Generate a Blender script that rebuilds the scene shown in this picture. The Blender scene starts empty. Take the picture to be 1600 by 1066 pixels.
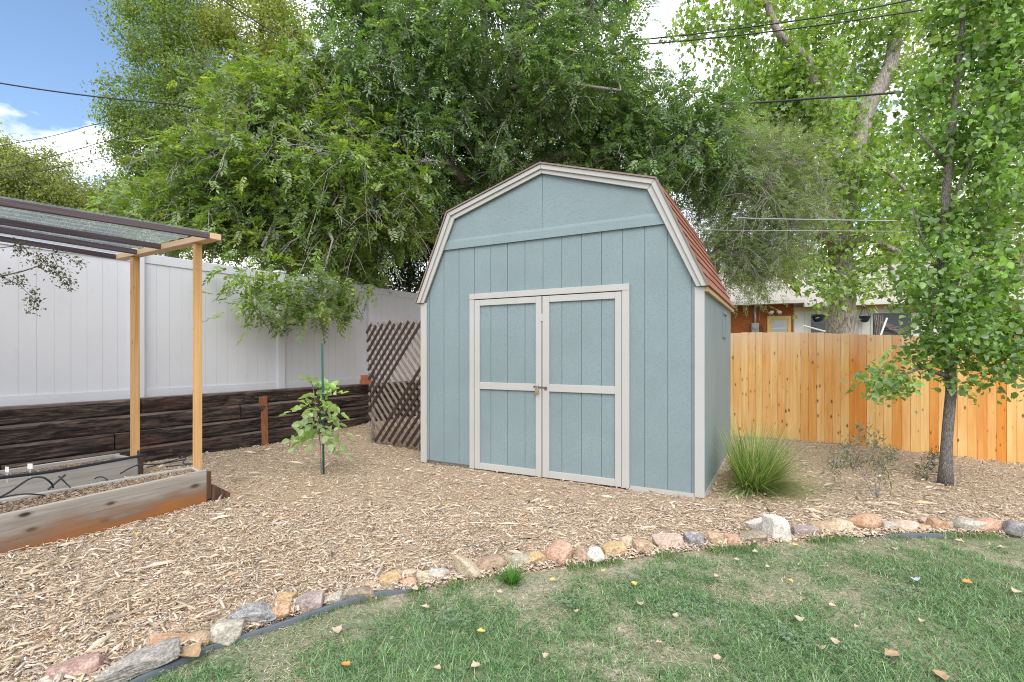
import bpy, math, random
import numpy as np
from mathutils import Vector, Matrix, noise

random.seed(11)
rng = np.random.default_rng(11)
scene = bpy.context.scene
C = scene.collection
R = math.radians

# ------------------------------------------------------------------ survey of the yard (metres)
F, HZ, EYE = 787.0, 553.0, 1.238
def at(u, v, Y):
    return Vector(((u - 800) / F * Y, Y, EYE - (v - HZ) * Y / F))
def gnd(u, v, z=0.0):
    Y = F * (EYE - z) / (v - HZ)
    return ((u - 800) / F * Y, Y)
def smooth(a, b, x):
    t = np.clip((x - a) / (b - a), 0, 1)
    return t * t * (3 - 2 * t)
def gz(x, y):
    """height of the mulch bed"""
    x = np.asarray(x, float); y = np.asarray(y, float)
    z = .085 * smooth(7.0, 9.0, y) * smooth(0.5, -2.0, x)
    z = z - .055 * np.clip(x - 4.2, 0, 6) * smooth(4.6, 6.2, y)
    z = z + .075 * np.exp(-(((x + 3.35) / .6) ** 2 + ((y - 2.6) / .8) ** 2))
    z = z + .09 * np.exp(-(((x + 3.65) / .55) ** 2 + ((y - 4.6) / .8) ** 2))
    z = z + .012 * np.sin(x * 2.1 + 1) * np.sin(y * 1.7) * smooth(2, 4, y) * smooth(0.2, 1.0, np.abs(x - .4) - 1.6)
    return z
EDGE_PX = [(-260, 1250), (60, 1085), (160, 1062), (250, 1032), (320, 1008), (400, 980), (470, 955), (540, 936), (640, 918), (735, 902),
           (850, 886), (960, 872), (1060, 859), (1150, 851), (1215, 845), (1300, 838), (1400, 833), (1500, 832), (1600, 836), (1800, 850)]
EDGE = np.array([gnd(u, v) for u, v in EDGE_PX])
EDGE = np.vstack([[-2.6, .6], [-2.1, 1.15], EDGE[1:], [6.0, 3.4], [9.0, 3.0]])
EDGE = EDGE[np.argsort(EDGE[:, 0])]
def edge_y(x):
    return np.interp(x, EDGE[:, 0], EDGE[:, 1])

# ------------------------------------------------------------------ node helpers
class Mat:
    def __init__(s, name, rough=.8, spec=.3):
        s.m = bpy.data.materials.new(name); s.m.use_nodes = True
        s.t = s.m.node_tree; s.b = s.t.nodes['Principled BSDF']
        s.out = s.t.nodes['Material Output']
        s.b.inputs['Roughness'].default_value = rough
        s.b.inputs['Specular IOR Level'].default_value = spec
    def new(s, typ, **kw):
        n = s.t.nodes.new(typ)
        for k, v in kw.items(): setattr(n, k, v)
        return n
    def put(s, sock, v):
        if hasattr(v, 'is_output'): s.t.links.new(v, sock)
        elif isinstance(v, (tuple, list)) and len(v) == 3 and sock.type == 'RGBA': sock.default_value = (*v, 1)
        else: sock.default_value = v
    def coord(s, scale=(1, 1, 1), offset=None, kind='Object', rot=(0, 0, 0)):
        c = s.new('ShaderNodeTexCoord').outputs[kind]
        if offset is not None:
            a = s.new('ShaderNodeVectorMath', operation='ADD'); s.put(a.inputs[0], c); s.put(a.inputs[1], offset); c = a.outputs[0]
        mp = s.new('ShaderNodeMapping'); mp.inputs['Scale'].default_value = scale; mp.inputs['Rotation'].default_value = rot
        s.put(mp.inputs['Vector'], c)
        return mp.outputs[0]
    def attr(s, name, out='Fac'):
        return s.new('ShaderNodeAttribute', attribute_name=name).outputs[out]
    def noise(s, vec, scale=5, detail=4, rough=.55, dist=0, out='Fac'):
        n = s.new('ShaderNodeTexNoise'); s.put(n.inputs['Vector'], vec)
        for k, v in (('Scale', scale), ('Detail', detail), ('Roughness', rough), ('Distortion', dist)): n.inputs[k].default_value = v
        return n.outputs[out]
    def voro(s, vec, scale=5, feature='F1', out='Distance', rnd=1):
        n = s.new('ShaderNodeTexVoronoi', feature=feature); s.put(n.inputs['Vector'], vec)
        n.inputs['Scale'].default_value = scale; n.inputs['Randomness'].default_value = rnd
        return n.outputs[out]
    def ramp(s, fac, stops):
        n = s.new('ShaderNodeValToRGB'); s.put(n.inputs[0], fac); e = n.color_ramp.elements
        while len(e) < len(stops): e.new(.5)
        for i, (p, c) in enumerate(stops):
            e[i].position = p; e[i].color = (*c, 1) if isinstance(c, tuple) else (c, c, c, 1)
        return n.outputs[0]
    def mix(s, fac, a, b, mode='MIX'):
        n = s.new('ShaderNodeMix', data_type='RGBA', blend_type=mode)
        s.put(n.inputs['Factor'], fac); s.put(n.inputs[6], a); s.put(n.inputs[7], b)
        return n.outputs[2]
    def math(s, op, a, b=0.0, c=0.0):
        n = s.new('ShaderNodeMath', operation=op); s.put(n.inputs[0], a); s.put(n.inputs[1], b); s.put(n.inputs[2], c)
        return n.outputs[0]
    def bump(s, h, strength=.3, dist=.01):
        n = s.new('ShaderNodeBump'); n.inputs['Strength'].default_value = strength; n.inputs['Distance'].default_value = dist
        s.put(n.inputs['Height'], h); s.put(s.b.inputs['Normal'], n.outputs[0])
    def col(s, c):
        s.put(s.b.inputs['Base Color'], c); return s.m
    def rough(s, r): s.put(s.b.inputs['Roughness'], r)

def m_paint(name, base, var=.06, bump=.25, dirt=None, grain=0):
    g = Mat(name, .55, .3)
    co = g.coord()
    n1 = g.noise(co, 1.6, 3); n2 = g.noise(g.coord((60, 60, 16)), 3, 4)
    c = g.mix(g.ramp(n1, [(.3, 0.), (.7, 1.)]), tuple(x * (1 - var) for x in base), tuple(min(1, x * (1 + var)) for x in base))
    if grain:
        gn = g.noise(g.coord((26, 26, 110)), 1.5, 4, .6, .6)
        c = g.mix(g.ramp(gn, [(.36, 1.), (.5, 0.)]), c, tuple(x * (1 - grain * 1.6) for x in base)); n2 = g.math('ADD', n2, gn)
    if dirt:
        d = g.noise(g.coord((3, 3, 1.2)), 4, 5, .65)
        c = g.mix(g.ramp(d, [(.58, 0.), (.75, .55)]), c, dirt)
    g.bump(n2, bump, .004)
    return g.col(c)

def m_wood(name, lo, hi, axis=2, grain=28, stretch=1.3, knots=None, kscale=(7, 7, 3), kr=1.6, tint=None, bump=.35, rough=.75, extra=None):
    """stretched-grain timber; per-piece variation comes from the 'rnd' attribute of each board"""
    g = Mat(name, rough, .25)
    r = g.attr('rnd')
    off = g.new('ShaderNodeCombineXYZ')
    for i, k in enumerate((37.0, 19.0, 53.0)): g.put(off.inputs[i], g.math('MULTIPLY', r, k))
    sc = [grain] * 3; sc[axis] = stretch
    co = g.coord(tuple(sc), off.outputs[0])
    n = g.noise(co, 1, 6, .6, .8)
    c = g.ramp(n, [(.28, lo), (.5, tuple((a + b) / 2 for a, b in zip(lo, hi))), (.7, hi)])
    if tint:
        r2 = g.math('FRACT', g.math('MULTIPLY', r, 7.31))
        c = g.mix(g.ramp(r2, [(0., 0.), (.35, .1), (.6, .55), (1., 1.)]), c, tint, 'MULTIPLY')
        big = g.noise(g.coord((3, 3, 1.0) if axis == 2 else (1, 3, 3), off.outputs[0]), 1.2, 3)
        c = g.mix(g.ramp(big, [(.42, 0.), (.66, .5)]), c, tint, 'MULTIPLY')
    if knots:
        sp = g.new('ShaderNodeSeparateXYZ'); g.put(sp.inputs[0], g.coord((1, 1, 1), off.outputs[0])); X, Y, Z = sp.outputs
        al, ot = (Z, g.math('ADD', X, Y)) if axis == 2 else (X, Z)
        cv = g.new('ShaderNodeCombineXYZ'); g.put(cv.inputs[0], g.math('MULTIPLY', al, kscale[0])); g.put(cv.inputs[1], g.math('MULTIPLY', ot, kscale[1]))
        vn = g.new('ShaderNodeTexVoronoi', voronoi_dimensions='2D'); g.put(vn.inputs['Vector'], cv.outputs[0]); vn.inputs['Scale'].default_value = 1
        sc_ = g.new('ShaderNodeSeparateColor'); g.put(sc_.inputs[0], vn.outputs['Color'])
        kv = g.math('ADD', vn.outputs['Distance'], g.math('MULTIPLY', sc_.outputs[0], kscale[2] * kr))
        c = g.mix(g.ramp(kv, [(0., 1.), (kscale[2] * .45, .9), (kscale[2] * .6, .35), (kscale[2], 0.)]), c, knots)
    if extra: c = extra(g, c, r)
    g.bump(n, bump, .006)
    return g.col(c)

def m_leaf(name, trans=.35, rough=.45, spec=.35, under=.4):
    g = Mat(name, rough, spec)
    col0 = g.attr('col', 'Color')
    bf = g.new('ShaderNodeNewGeometry').outputs['Backfacing']
    col = g.mix(g.math('MULTIPLY', bf, under), col0, (.33, .37, .30))
    g.put(g.b.inputs['Base Color'], col)
    tr = g.new('ShaderNodeBsdfTranslucent')
    g.put(tr.inputs['Color'], g.mix(1.0, col0, (1.5, 1.4, .6), 'MULTIPLY'))
    mx = g.new('ShaderNodeMixShader'); mx.inputs[0].default_value = trans
    g.t.links.new(g.b.outputs[0], mx.inputs[1]); g.t.links.new(tr.outputs[0], mx.inputs[2])
    g.t.links.new(mx.outputs[0], g.out.inputs['Surface'])
    return g.m

def m_plain(name, c, rough=.6, spec=.4, metal=0, var=.12, scale=20):
    g = Mat(name, rough, spec); g.b.inputs['Metallic'].default_value = metal
    n = g.noise(g.coord(), scale, 4)
    k = g.mix(n, tuple(x * (1 - var) for x in c), tuple(min(1, x * (1 + var)) for x in c))
    g.bump(n, .1, .003)
    return g.col(k)

def m_bark(name, lo, hi, sc=(9, 9, 2.2)):
    g = Mat(name, .9, .15)
    n = g.noise(g.coord(sc), 1.6, 6, .65, 1.5)
    v = g.voro(g.coord(tuple(x * 1.6 for x in sc)), 1.0, 'DISTANCE_TO_EDGE')
    c = g.ramp(n, [(.32, lo), (.66, hi)])
    c = g.mix(g.ramp(v, [(0., .6), (.10, 0.)]), c, tuple(x * .35 for x in lo))
    g.bump(g.math('ADD', n, g.math('MINIMUM', v, .2)), .8, .03)
    return g.col(c)

# ------------------------------------------------------------------ mesh helpers
def tag(o, label=None, cat=None, group=None, kind=None):
    if label: o['label'] = label
    if cat: o['category'] = cat
    if group: o['group'] = group
    if kind: o['kind'] = kind
    return o
def empty(name, loc=(0, 0, 0), rz=0, label=None, cat=None, group=None):
    o = bpy.data.objects.new(name, None); C.objects.link(o)
    o.location = loc; o.rotation_euler = (0, 0, rz); o.empty_display_size = .1
    return tag(o, label, cat, group)
def link(name, me, mats, parent=None, loc=(0, 0, 0), rz=0, rot=None):
    o = bpy.data.objects.new(name, me); C.objects.link(o)
    for m in (mats if isinstance(mats, (list, tuple)) else [mats]): me.materials.append(m)
    o.parent = parent; o.location = loc; o.rotation_euler = rot or (0, 0, rz)
    return o

class MB:
    def __init__(s): s.V = []; s.F = []; s.R = []; s.M = []
    def add(s, V, Fc, r=None, mi=0):
        r = random.random() if r is None else r
        b = len(s.V); s.V += [tuple(v) for v in V]; s.R += [r] * len(V)
        s.F += [tuple(b + i for i in f) for f in Fc]; s.M += [mi] * len(Fc)
    def hexa(s, P, r=None, mi=0):   # 4 bottom (ccw) then 4 top
        s.add(P, [(3, 2, 1, 0), (4, 5, 6, 7), (0, 1, 5, 4), (1, 2, 6, 5), (2, 3, 7, 6), (3, 0, 4, 7)], r, mi)
    def box(s, x0, x1, y0, y1, z0, z1, r=None, mi=0):
        s.hexa([(x0, y0, z0), (x1, y0, z0), (x1, y1, z0), (x0, y1, z0), (x0, y0, z1), (x1, y0, z1), (x1, y1, z1), (x0, y1, z1)], r, mi)
    def prism(s, poly, y0, y1, r=None, mi=0):   # polygon in xz (ccw seen from -y), extruded along y
        n = len(poly)
        V = [(x, y0, z) for x, z in poly] + [(x, y1, z) for x, z in poly]
        Fc = [tuple(range(n)), tuple(range(2 * n - 1, n - 1, -1))] + [(i, i + n, (i + 1) % n + n, (i + 1) % n) for i in range(n)]
        s.add(V, Fc, r, mi)
    def beam(s, p, q, w, h, r=None, mi=0, up=(0, 0, 1)):
        p, q = Vector(p), Vector(q); d = (q - p).normalized(); sd = d.cross(Vector(up))
        if sd.length < 1e-4: sd = d.cross(Vector((1, 0, 0)))
        sd.normalize(); u = sd.cross(d)
        a, b = sd * w / 2, u * h / 2
        s.hexa([p - a - b, p + a - b, p + a + b, p - a + b, q - a - b, q + a - b, q + a + b, q - a + b], r, mi)
    def tube(s, P, rad, n=6, r=None, mi=0, cap=True):
        P = [Vector(p) for p in P]; k = len(P)
        rad = rad if isinstance(rad, (list, tuple)) else [rad] * k
        V = []; prev = None
        for i in range(k):
            d = (P[min(i + 1, k - 1)] - P[max(i - 1, 0)]).normalized()
            if prev is None: sd = d.orthogonal().normalized()
            else:
                sd = prev - d * prev.dot(d)
                sd = sd.normalized() if sd.length > 1e-5 else d.orthogonal().normalized()
            prev = sd; up = d.cross(sd)
            for j in range(n):
                a = 2 * math.pi * j / n
                V.append(P[i] + (sd * math.cos(a) + up * math.sin(a)) * rad[i])
        Fc = [(i * n + j, i * n + (j + 1) % n, (i + 1) * n + (j + 1) % n, (i + 1) * n + j) for i in range(k - 1) for j in range(n)]
        if cap: Fc += [tuple(range(n - 1, -1, -1)), tuple((k - 1) * n + j for j in range(n))]
        s.add(V, Fc, r, mi)
    def build(s, name, mats, parent=None, loc=(0, 0, 0), rz=0, rot=None, bevel=0, sm=False):
        me = bpy.data.meshes.new(name); me.from_pydata(s.V, [], s.F); me.update()
        a = me.attributes.new('rnd', 'FLOAT', 'POINT'); a.data.foreach_set('value', s.R)
        me.polygons.foreach_set('material_index', s.M)
        if sm: me.polygons.foreach_set('use_smooth', [True] * len(s.F))
        o = link(name, me, mats, parent, loc, rz, rot)
        if bevel:
            b = o.modifiers.new('edge', 'BEVEL'); b.width = bevel; b.segments = 2; b.limit_method = 'ANGLE'; b.angle_limit = R(40)
        return o

def npmesh(name, V, Fs, mats, col=None, parent=None, loc=(0, 0, 0), sm=False):
    """big meshes straight from arrays; Fs is one (n,k) array or a list of them"""
    me = bpy.data.meshes.new(name)
    V = np.ascontiguousarray(V, np.float32).reshape(-1, 3)
    Fs = Fs if isinstance(Fs, list) else [Fs]
    idx = np.concatenate([f.ravel() for f in Fs]).astype(np.int32)
    tot = np.concatenate([np.full(len(f), f.shape[1], np.int32) for f in Fs])
    st = np.concatenate([[0], np.cumsum(tot)[:-1]]).astype(np.int32)
    me.vertices.add(len(V)); me.vertices.foreach_set('co', V.ravel())
    me.loops.add(len(idx)); me.loops.foreach_set('vertex_index', idx)
    me.polygons.add(len(tot)); me.polygons.foreach_set('loop_start', st); me.polygons.foreach_set('loop_total', tot)
    if sm: me.polygons.foreach_set('use_smooth', np.ones(len(tot), bool))
    me.update(calc_edges=True)
    if col is not None:
        a = me.attributes.new('col', 'FLOAT_COLOR', 'POINT')
        c = np.ones((len(V), 4), np.float32); c[:, :3] = col; a.data.foreach_set('color', c.ravel())
    return link(name, me, mats, parent, loc)

def unit(a):
    return a / np.maximum(np.linalg.norm(a, axis=-1, keepdims=True), 1e-9)
LEAF4 = (np.array([(0, 0, 0), (.45, .5, .22), (1, 0, -.05), (.45, -.5, .22)]), np.array([(0, 1, 2), (0, 2, 3)]))
LEAF6 = (np.array([(0, 0, 0), (.28, .48, .16), (.66, .40, .13), (1, 0, -.12), (.66, -.40, .13), (.28, -.48, .16)]),
         np.array([(0, 1, 2, 3), (0, 3, 4, 5)]))
MAPLE = (np.array([(0, 0, 0), (.08, .40, .08), (.34, .30, .02), (.55, .62, .12), (.56, .24, .02), (1, 0, -.12),
                   (.56, -.24, .02), (.55, -.62, .12), (.34, -.30, .02), (.08, -.40, .08)]),
         np.array([(0, 1, 2), (0, 2, 3), (0, 3, 4), (0, 4, 5), (0, 5, 6), (0, 6, 7), (0, 7, 8), (0, 8, 9)]))
def leaves(tpl, P, D, N, L, W, colr):
    T, Fc = tpl; n = len(P); k = len(T)
    D = unit(D); S = unit(np.cross(N, D)); N = np.cross(D, S)
    L = L[:, None, None]; W = W[:, None, None]; T = T[None]
    V = P[:, None] + D[:, None] * T[..., 0:1] * L + S[:, None] * T[..., 1:2] * W + N[:, None] * T[..., 2:3] * W
    f = (np.arange(n) * k)[:, None, None] + Fc[None]
    return V.reshape(-1, 3), f.reshape(-1, Fc.shape[1]), np.repeat(colr, k, axis=0)

def pal(n, cols, w=None, jit=.18):
    cols = np.array(cols); i = rng.choice(len(cols), n, p=w)
    j = rng.choice(len(cols), n, p=w); t = rng.random((n, 1)) * .5
    c = cols[i] * (1 - t) + cols[j] * t
    return np.clip(c * (1 + jit * rng.standard_normal((n, 1))), .004, 1)

# ------------------------------------------------------------------ trees
def sample_blobs(blobs, n, shell=.45):
    w = np.array([b[6] if len(b) > 6 else 1. for b in blobs], float)
    vol = np.array([b[3] * b[4] * b[5] for b in blobs]) ** .75 * w
    which = rng.choice(len(blobs), n, p=vol / vol.sum())
    B = np.array([b[:6] for b in blobs])[which]
    d = unit(rng.standard_normal((n, 3)))
    r = (shell + (1 - shell) * rng.random(n)) ** .6
    r *= 1 + .08 * rng.standard_normal(n)
    return B[:, :3] + d * r[:, None] * B[:, 3:6]
def px_blob(u, v, Y, ru, rv, rd, w=1.):
    c = at(u, v, Y); return (c.x, c.y, c.z, ru * Y / F, rd, rv * Y / F, w)

def grow(limbs, targets, droop, wob=.12, step=.45):
    """join every twig tip to the limbs: each target hangs on the nearest node already grown"""
    nodes = []; par = []; rad0 = []
    for L in limbs:
        pts = [Vector(p[:3]) for p in L]; rr = [p[3] for p in L]; last = -1
        if nodes:
            ds = [(Vector(q) - pts[0]).length for q in nodes]; last = int(np.argmin(ds))
        for i in range(len(pts) - 1):
            m = max(1, int((pts[i + 1] - pts[i]).length / .3))
            for k in range(m + (i == len(pts) - 2)):
                t = k / m; p = pts[i].lerp(pts[i + 1], t)
                nodes.append(tuple(p)); par.append(last); rad0.append(rr[i] + (rr[i + 1] - rr[i]) * t); last = len(nodes) - 1
    nl = len(nodes)
    N = np.zeros((nl + len(targets) * 14, 3)); N[:nl] = nodes; cnt = nl
    d0 = np.min(np.linalg.norm(targets[:, None] - N[None, :nl], axis=2), axis=1)
    paths = []; tips = []
    for ti in np.argsort(d0):
        T = targets[ti]
        dv = N[:cnt] - T
        dist = np.linalg.norm(dv, axis=1) + .25 * np.maximum(0, dv[:, 2]) * droop
        k = int(np.argmin(dist)); p0 = N[k].copy(); ln = np.linalg.norm(T - p0)
        m = int(np.clip(ln / step, 1, 12)); path = [k]; prev = k
        for i in range(1, m + 1):
            t = i / m
            p = p0 + (T - p0) * t + (rng.standard_normal(3) * wob * min(ln, 1.2) * .35 if i < m else 0)
            p[2] += math.sin(math.pi * t) * ln * .12
            N[cnt] = p; par.append(prev); prev = cnt; path.append(cnt); cnt += 1
        paths.append(path); tips.append((prev, ln))
    return N[:cnt], np.array(par), nl, paths, tips

def branches_mesh(mb, N, par, nl, paths, r0=.006, rmax=.05):
    w = np.zeros(len(N)); 
    for p in paths: w[p[-1]] += 1
    for i in range(len(N) - 1, nl - 1, -1):
        if par[i] >= 0: w[par[i]] += w[i]
    for p in paths:
        pts = [Vector(N[i]) for i in p]
        rr = [min(rmax, r0 * max(1, w[i]) ** .45) for i in p]; rr[0] = rr[1] if len(rr) > 1 else rr[0]
        rr[-1] = r0 * .5
        mb.tube(pts, rr, 4 if max(rr) < .02 else 6, cap=False)
def limbs_mesh(mb, limbs, n=12, flare=1.2, rough=.06):
    for li, L in enumerate(limbs):
        P = []; rad = []
        for i in range(len(L) - 1):
            a, b = Vector(L[i][:3]), Vector(L[i + 1][:3]); m = max(2, int((b - a).length / .22))
            for k in range(m + (i == len(L) - 2)):
                t = k / m; p = a.lerp(b, t)
                nz = noise.noise_vector(p * 1.3 + Vector((li * 7, 0, 0)))
                P.append(p + nz * L[i][3] * .35); rad.append((L[i][3] + (L[i + 1][3] - L[i][3]) * t) * (1 + rough * noise.noise(p * 4)))
        if li == 0: rad[0] *= flare * 1.12; rad[1] *= flare * .93
        mb.tube(P, rad, n)

def pinnate(P0, D0, ln, nleaf, L, W, colr, tpl=LEAF4, sag=.35, phi=1.0, upj=.35):
    """compound leaves: M stalks, each with nleaf leaflets either side"""
    M = len(P0); D0 = unit(D0)
    up = np.tile([0., 0, 1], (M, 1)) + rng.standard_normal((M, 3)) * upj
    E = unit(np.cross(D0, up)); Nn = np.cross(E, D0)
    t = np.linspace(.22, 1, nleaf); side = np.where(np.arange(nleaf) % 2 == 0, 1., -1.); side[-1] = 0
    ph = np.where(side == 0, 0, phi)
    pos = P0[:, None] + D0[:, None] * (ln[:, None] * t)[..., None]
    pos[..., 2] -= sag * (ln[:, None] * t[None] ** 2)
    d = D0[:, None] * np.cos(ph)[None, :, None] + E[:, None] * (side * np.sin(ph))[None, :, None] + rng.standard_normal((M, nleaf, 3)) * .16
    d[..., 2] -= sag * .9 * t
    nn = Nn[:, None] + rng.standard_normal((M, nleaf, 3)) * .3
    sz = (.8 + .35 * rng.random((M, nleaf))) * (1 - .25 * (t[None] - .5) ** 2)
    c = np.repeat(colr[:, None], nleaf, 1) * (1 + .10 * rng.standard_normal((M, nleaf, 1)))
    return leaves(tpl, pos.reshape(-1, 3), d.reshape(-1, 3), nn.reshape(-1, 3), (L * sz).ravel(), (W * sz).ravel(), np.clip(c.reshape(-1, 3), .004, 1))

def make_tree(name, label, limbs, blobs, ntip, spray, bark, leafmat, droop=.5, per=6, spread=.35, shell=.35, r0=.006, group=None,
              keep=None, extra=None, cat='tree', step=.45, trunk_n=12, rmax=.05, bare=0):
    base = limbs[0][0]
    root = empty(name, (base[0], base[1], base[2]), 0, label, cat, group)
    T = sample_blobs(blobs, ntip, shell)
    if keep is not None: T = T[keep(T)]
    if extra is not None: T = np.vstack([T, extra])
    N, par, nl, paths, tips = grow(limbs, T, droop, step=step)
    off = Vector(base[:3])
    mb = MB(); limbs_mesh(mb, [[(Vector(p[:3]) - off)[:] + (p[3],) for p in L] for L in limbs], trunk_n)
    M_ = N - np.array(off); branches_mesh(mb, M_, par, nl, paths, r0, rmax)
    for q in range(bare):      # leafless grey twigs poking out of the crown
        tp = tips[int(rng.integers(len(tips)))][0]; p0 = M_[tp] * .7 + M_[par[tp]] * .3
        if N[tp][2] < 2.75: continue
        d = unit(M_[tp] - M_[par[tp]] + rng.standard_normal(3) * .4); L_ = rng.uniform(.4, 1.0); pts = []
        d[1] -= .5; d = unit(d)
        for k in range(6):
            t = k / 5; pts.append(p0 + d * L_ * t + np.array([0, 0, -.45 * L_ * t * t]) + rng.standard_normal(3) * .02 * (k > 0))
        mb.tube(pts, [.0065, .006, .0052, .0045, .0036, .002], 4, cap=False)
        for k in (2, 3):
            e = unit(d + rng.standard_normal(3) * .7); mb.tube([pts[k], pts[k] + e * L_ * .25, pts[k] + e * L_ * .5 - np.array([0, 0, .1 * L_])], [.004, .003, .0015], 4, cap=False)
    mb.build('trunk', bark, root, sm=True)
    tip = np.array([t[0] for t in tips]); prv = par[tip]
    O = []; D = []
    for j in range(per):
        t = rng.random(len(tip))[:, None] ** .7
        o = N[prv] * (1 - t) + N[tip] * t
        base_d = unit(N[tip] - N[prv])
        d = base_d * .55 + rng.standard_normal((len(tip), 3)) * .75; d[:, 2] -= .25 * droop
        O.append(o + rng.standard_normal(o.shape) * spread * .35); D.append(d)
    O = np.vstack(O); D = np.vstack(D)
    V, Fc, cc = spray(O, D)
    npmesh('crown', V - np.array(off), Fc, leafmat, cc, root)
    return root

# ------------------------------------------------------------------ camera, sky, sun
cam = bpy.data.cameras.new('camera'); co = bpy.data.objects.new('camera', cam); C.objects.link(co)
co.location = (0, 0, EYE); co.rotation_euler = (R(90), 0, 0)
cam.sensor_width = 36; cam.lens = F / 1600 * 36; cam.shift_y = 20 / 1600; cam.clip_end = 3000; cam.clip_start = .05
scene.camera = co

SUN_EL, SUN_AZ = 46, 180          # azimuth clockwise from +Y: behind the camera, a little to the right
wd = bpy.data.worlds.new('World'); scene.world = wd; wd.use_nodes = True
nt = wd.node_tree; bg = nt.nodes['Background']
sky = nt.nodes.new('ShaderNodeTexSky'); sky.sky_type = 'NISHITA'; sky.sun_disc = False
sky.sun_elevation = R(SUN_EL); sky.sun_rotation = R(SUN_AZ); sky.air_density = 1.0; sky.dust_density = .6; sky.ozone_density = 1.5
tc = nt.nodes.new('ShaderNodeTexCoord')
mp = nt.nodes.new('ShaderNodeMapping'); mp.inputs['Scale'].default_value = (1, 1, 1.9); mp.inputs['Location'].default_value = (.35, 1.7, .2)
nt.links.new(tc.outputs['Generated'], mp.inputs[0])
nz = nt.nodes.new('ShaderNodeTexNoise'); nz.inputs['Scale'].default_value = 6.2; nz.inputs['Detail'].default_value = 9; nz.inputs['Roughness'].default_value = .54
nt.links.new(mp.outputs[0], nz.inputs[0])
dt = nt.nodes.new('ShaderNodeVectorMath'); dt.operation = 'DOT_PRODUCT'
dclear = Vector((-.588, .625, .519)).normalized(); dt.inputs[1].default_value = dclear
nt.links.new(tc.outputs['Generated'], dt.inputs[0])
cl = nt.nodes.new('ShaderNodeMapRange'); cl.inputs['From Min'].default_value = .968; cl.inputs['From Max'].default_value = .992
cl.inputs['To Min'].default_value = .13; cl.inputs['To Max'].default_value = -.24
nt.links.new(dt.outputs['Value'], cl.inputs['Value'])
ad = nt.nodes.new('ShaderNodeMath'); ad.operation = 'ADD'
nt.links.new(nz.outputs['Fac'], ad.inputs[0]); nt.links.new(cl.outputs[0], ad.inputs[1])
rp = nt.nodes.new('ShaderNodeValToRGB'); e = rp.color_ramp.elements
e[0].position = .44; e[0].color = (0, 0, 0, 1); e[1].position = .58; e[1].color = (1, 1, 1, 1)
nt.links.new(ad.outputs[0], rp.inputs[0])
nz2 = nt.nodes.new('ShaderNodeTexNoise'); nz2.inputs['Scale'].default_value = 4.5; nz2.inputs['Detail'].default_value = 6
nt.links.new(mp.outputs[0], nz2.inputs[0])
cc_ = nt.nodes.new('ShaderNodeValToRGB'); e = cc_.color_ramp.elements
e[0].position = .35; e[0].color = (6.7, 7.0, 7.8, 1); e[1].position = .6; e[1].color = (9.2, 9.3, 9.5, 1)
nt.links.new(nz2.outputs['Fac'], cc_.inputs[0])
mxw = nt.nodes.new('ShaderNodeMix'); mxw.data_type = 'RGBA'
nt.links.new(rp.outputs[0], mxw.inputs['Factor']); hsv = nt.nodes.new('ShaderNodeHueSaturation'); hsv.inputs['Saturation'].default_value = 1.03; hsv.inputs['Value'].default_value = 1.12; nt.links.new(sky.outputs[0], hsv.inputs['Color']); nt.links.new(hsv.outputs[0], mxw.inputs[6]); nt.links.new(cc_.outputs[0], mxw.inputs[7])
nt.links.new(mxw.outputs[2], bg.inputs['Color']); bg.inputs['Strength'].default_value = .12

sl = bpy.data.lights.new('sun', 'SUN'); so = bpy.data.objects.new('sun', sl); C.objects.link(so)
sl.energy = 1.5; sl.angle = R(38); sl.color = (1, .95, .87)
sd = Vector((math.sin(R(SUN_AZ)) * math.cos(R(SUN_EL)), math.cos(R(SUN_AZ)) * math.cos(R(SUN_EL)), math.sin(R(SUN_EL))))
so.rotation_euler = sd.to_track_quat('Z', 'Y').to_euler(); so.location = (0, -4, 12)
vs = scene.view_settings; vs.view_transform = 'Standard'; vs.look = 'None'; vs.gamma = 1; vs.exposure = .85
scene.cycles.use_denoising = True; scene.cycles.denoising_prefilter = 'NONE'; scene.cycles.filter_width = 1.05
scene.cycles.max_bounces = 12; scene.cycles.diffuse_bounces = 7; scene.cycles.transmission_bounces = 10; scene.cycles.transparent_max_bounces = 8
scene.cycles.caustics_reflective = False; scene.cycles.caustics_refractive = False

# ------------------------------------------------------------------ materials
SIDING = m_paint('painted_siding', (.213, .280, .302), .075, .45, grain=.10)
TRIM = m_paint('painted_trim', (.44, .438, .425), .04, .25, dirt=(.40, .38, .35))
DRIP = m_plain('brown_drip_edge', (.22, .175, .15), .6)
PAINTED_GAP_SHADE = m_plain('painted_gap_shade', (.02, .022, .022))
VINYL = m_paint('white_vinyl', (.585, .595, .635), .025, .05, dirt=(.52, .52, .52))
VINYL.node_tree.nodes['Principled BSDF'].inputs['Roughness'].default_value = .35
def tie_extra(g, c, r):
    co = g.coord((1.7, 14, 14)); n = g.noise(co, 1, 6, .72, 2.0)
    c = g.mix(g.ramp(n, [(.44, 0.), (.56, .92)]), c, (.010, .009, .009))
    red = g.noise(g.coord((.7, 4, 4)), 1.3, 3)
    c = g.mix(g.ramp(red, [(.55, 0.), (.70, .55)]), c, (.085, .026, .015))
    gr = g.noise(g.coord((3.2, 44, 44)), 1, 5, .65, 1.0)
    c = g.mix(g.ramp(gr, [(.58, 0.), (.72, .7)]), c, (.20, .16, .135))
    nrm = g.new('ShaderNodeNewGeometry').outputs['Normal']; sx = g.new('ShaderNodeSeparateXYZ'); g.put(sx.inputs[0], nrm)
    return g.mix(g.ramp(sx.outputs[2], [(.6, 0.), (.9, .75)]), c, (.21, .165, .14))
TIE = m_wood('creosote_timber', (.022, .016, .014), (.125, .085, .066), 0, 40, 3.2, bump=1.0, rough=.8, extra=tie_extra)
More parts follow.
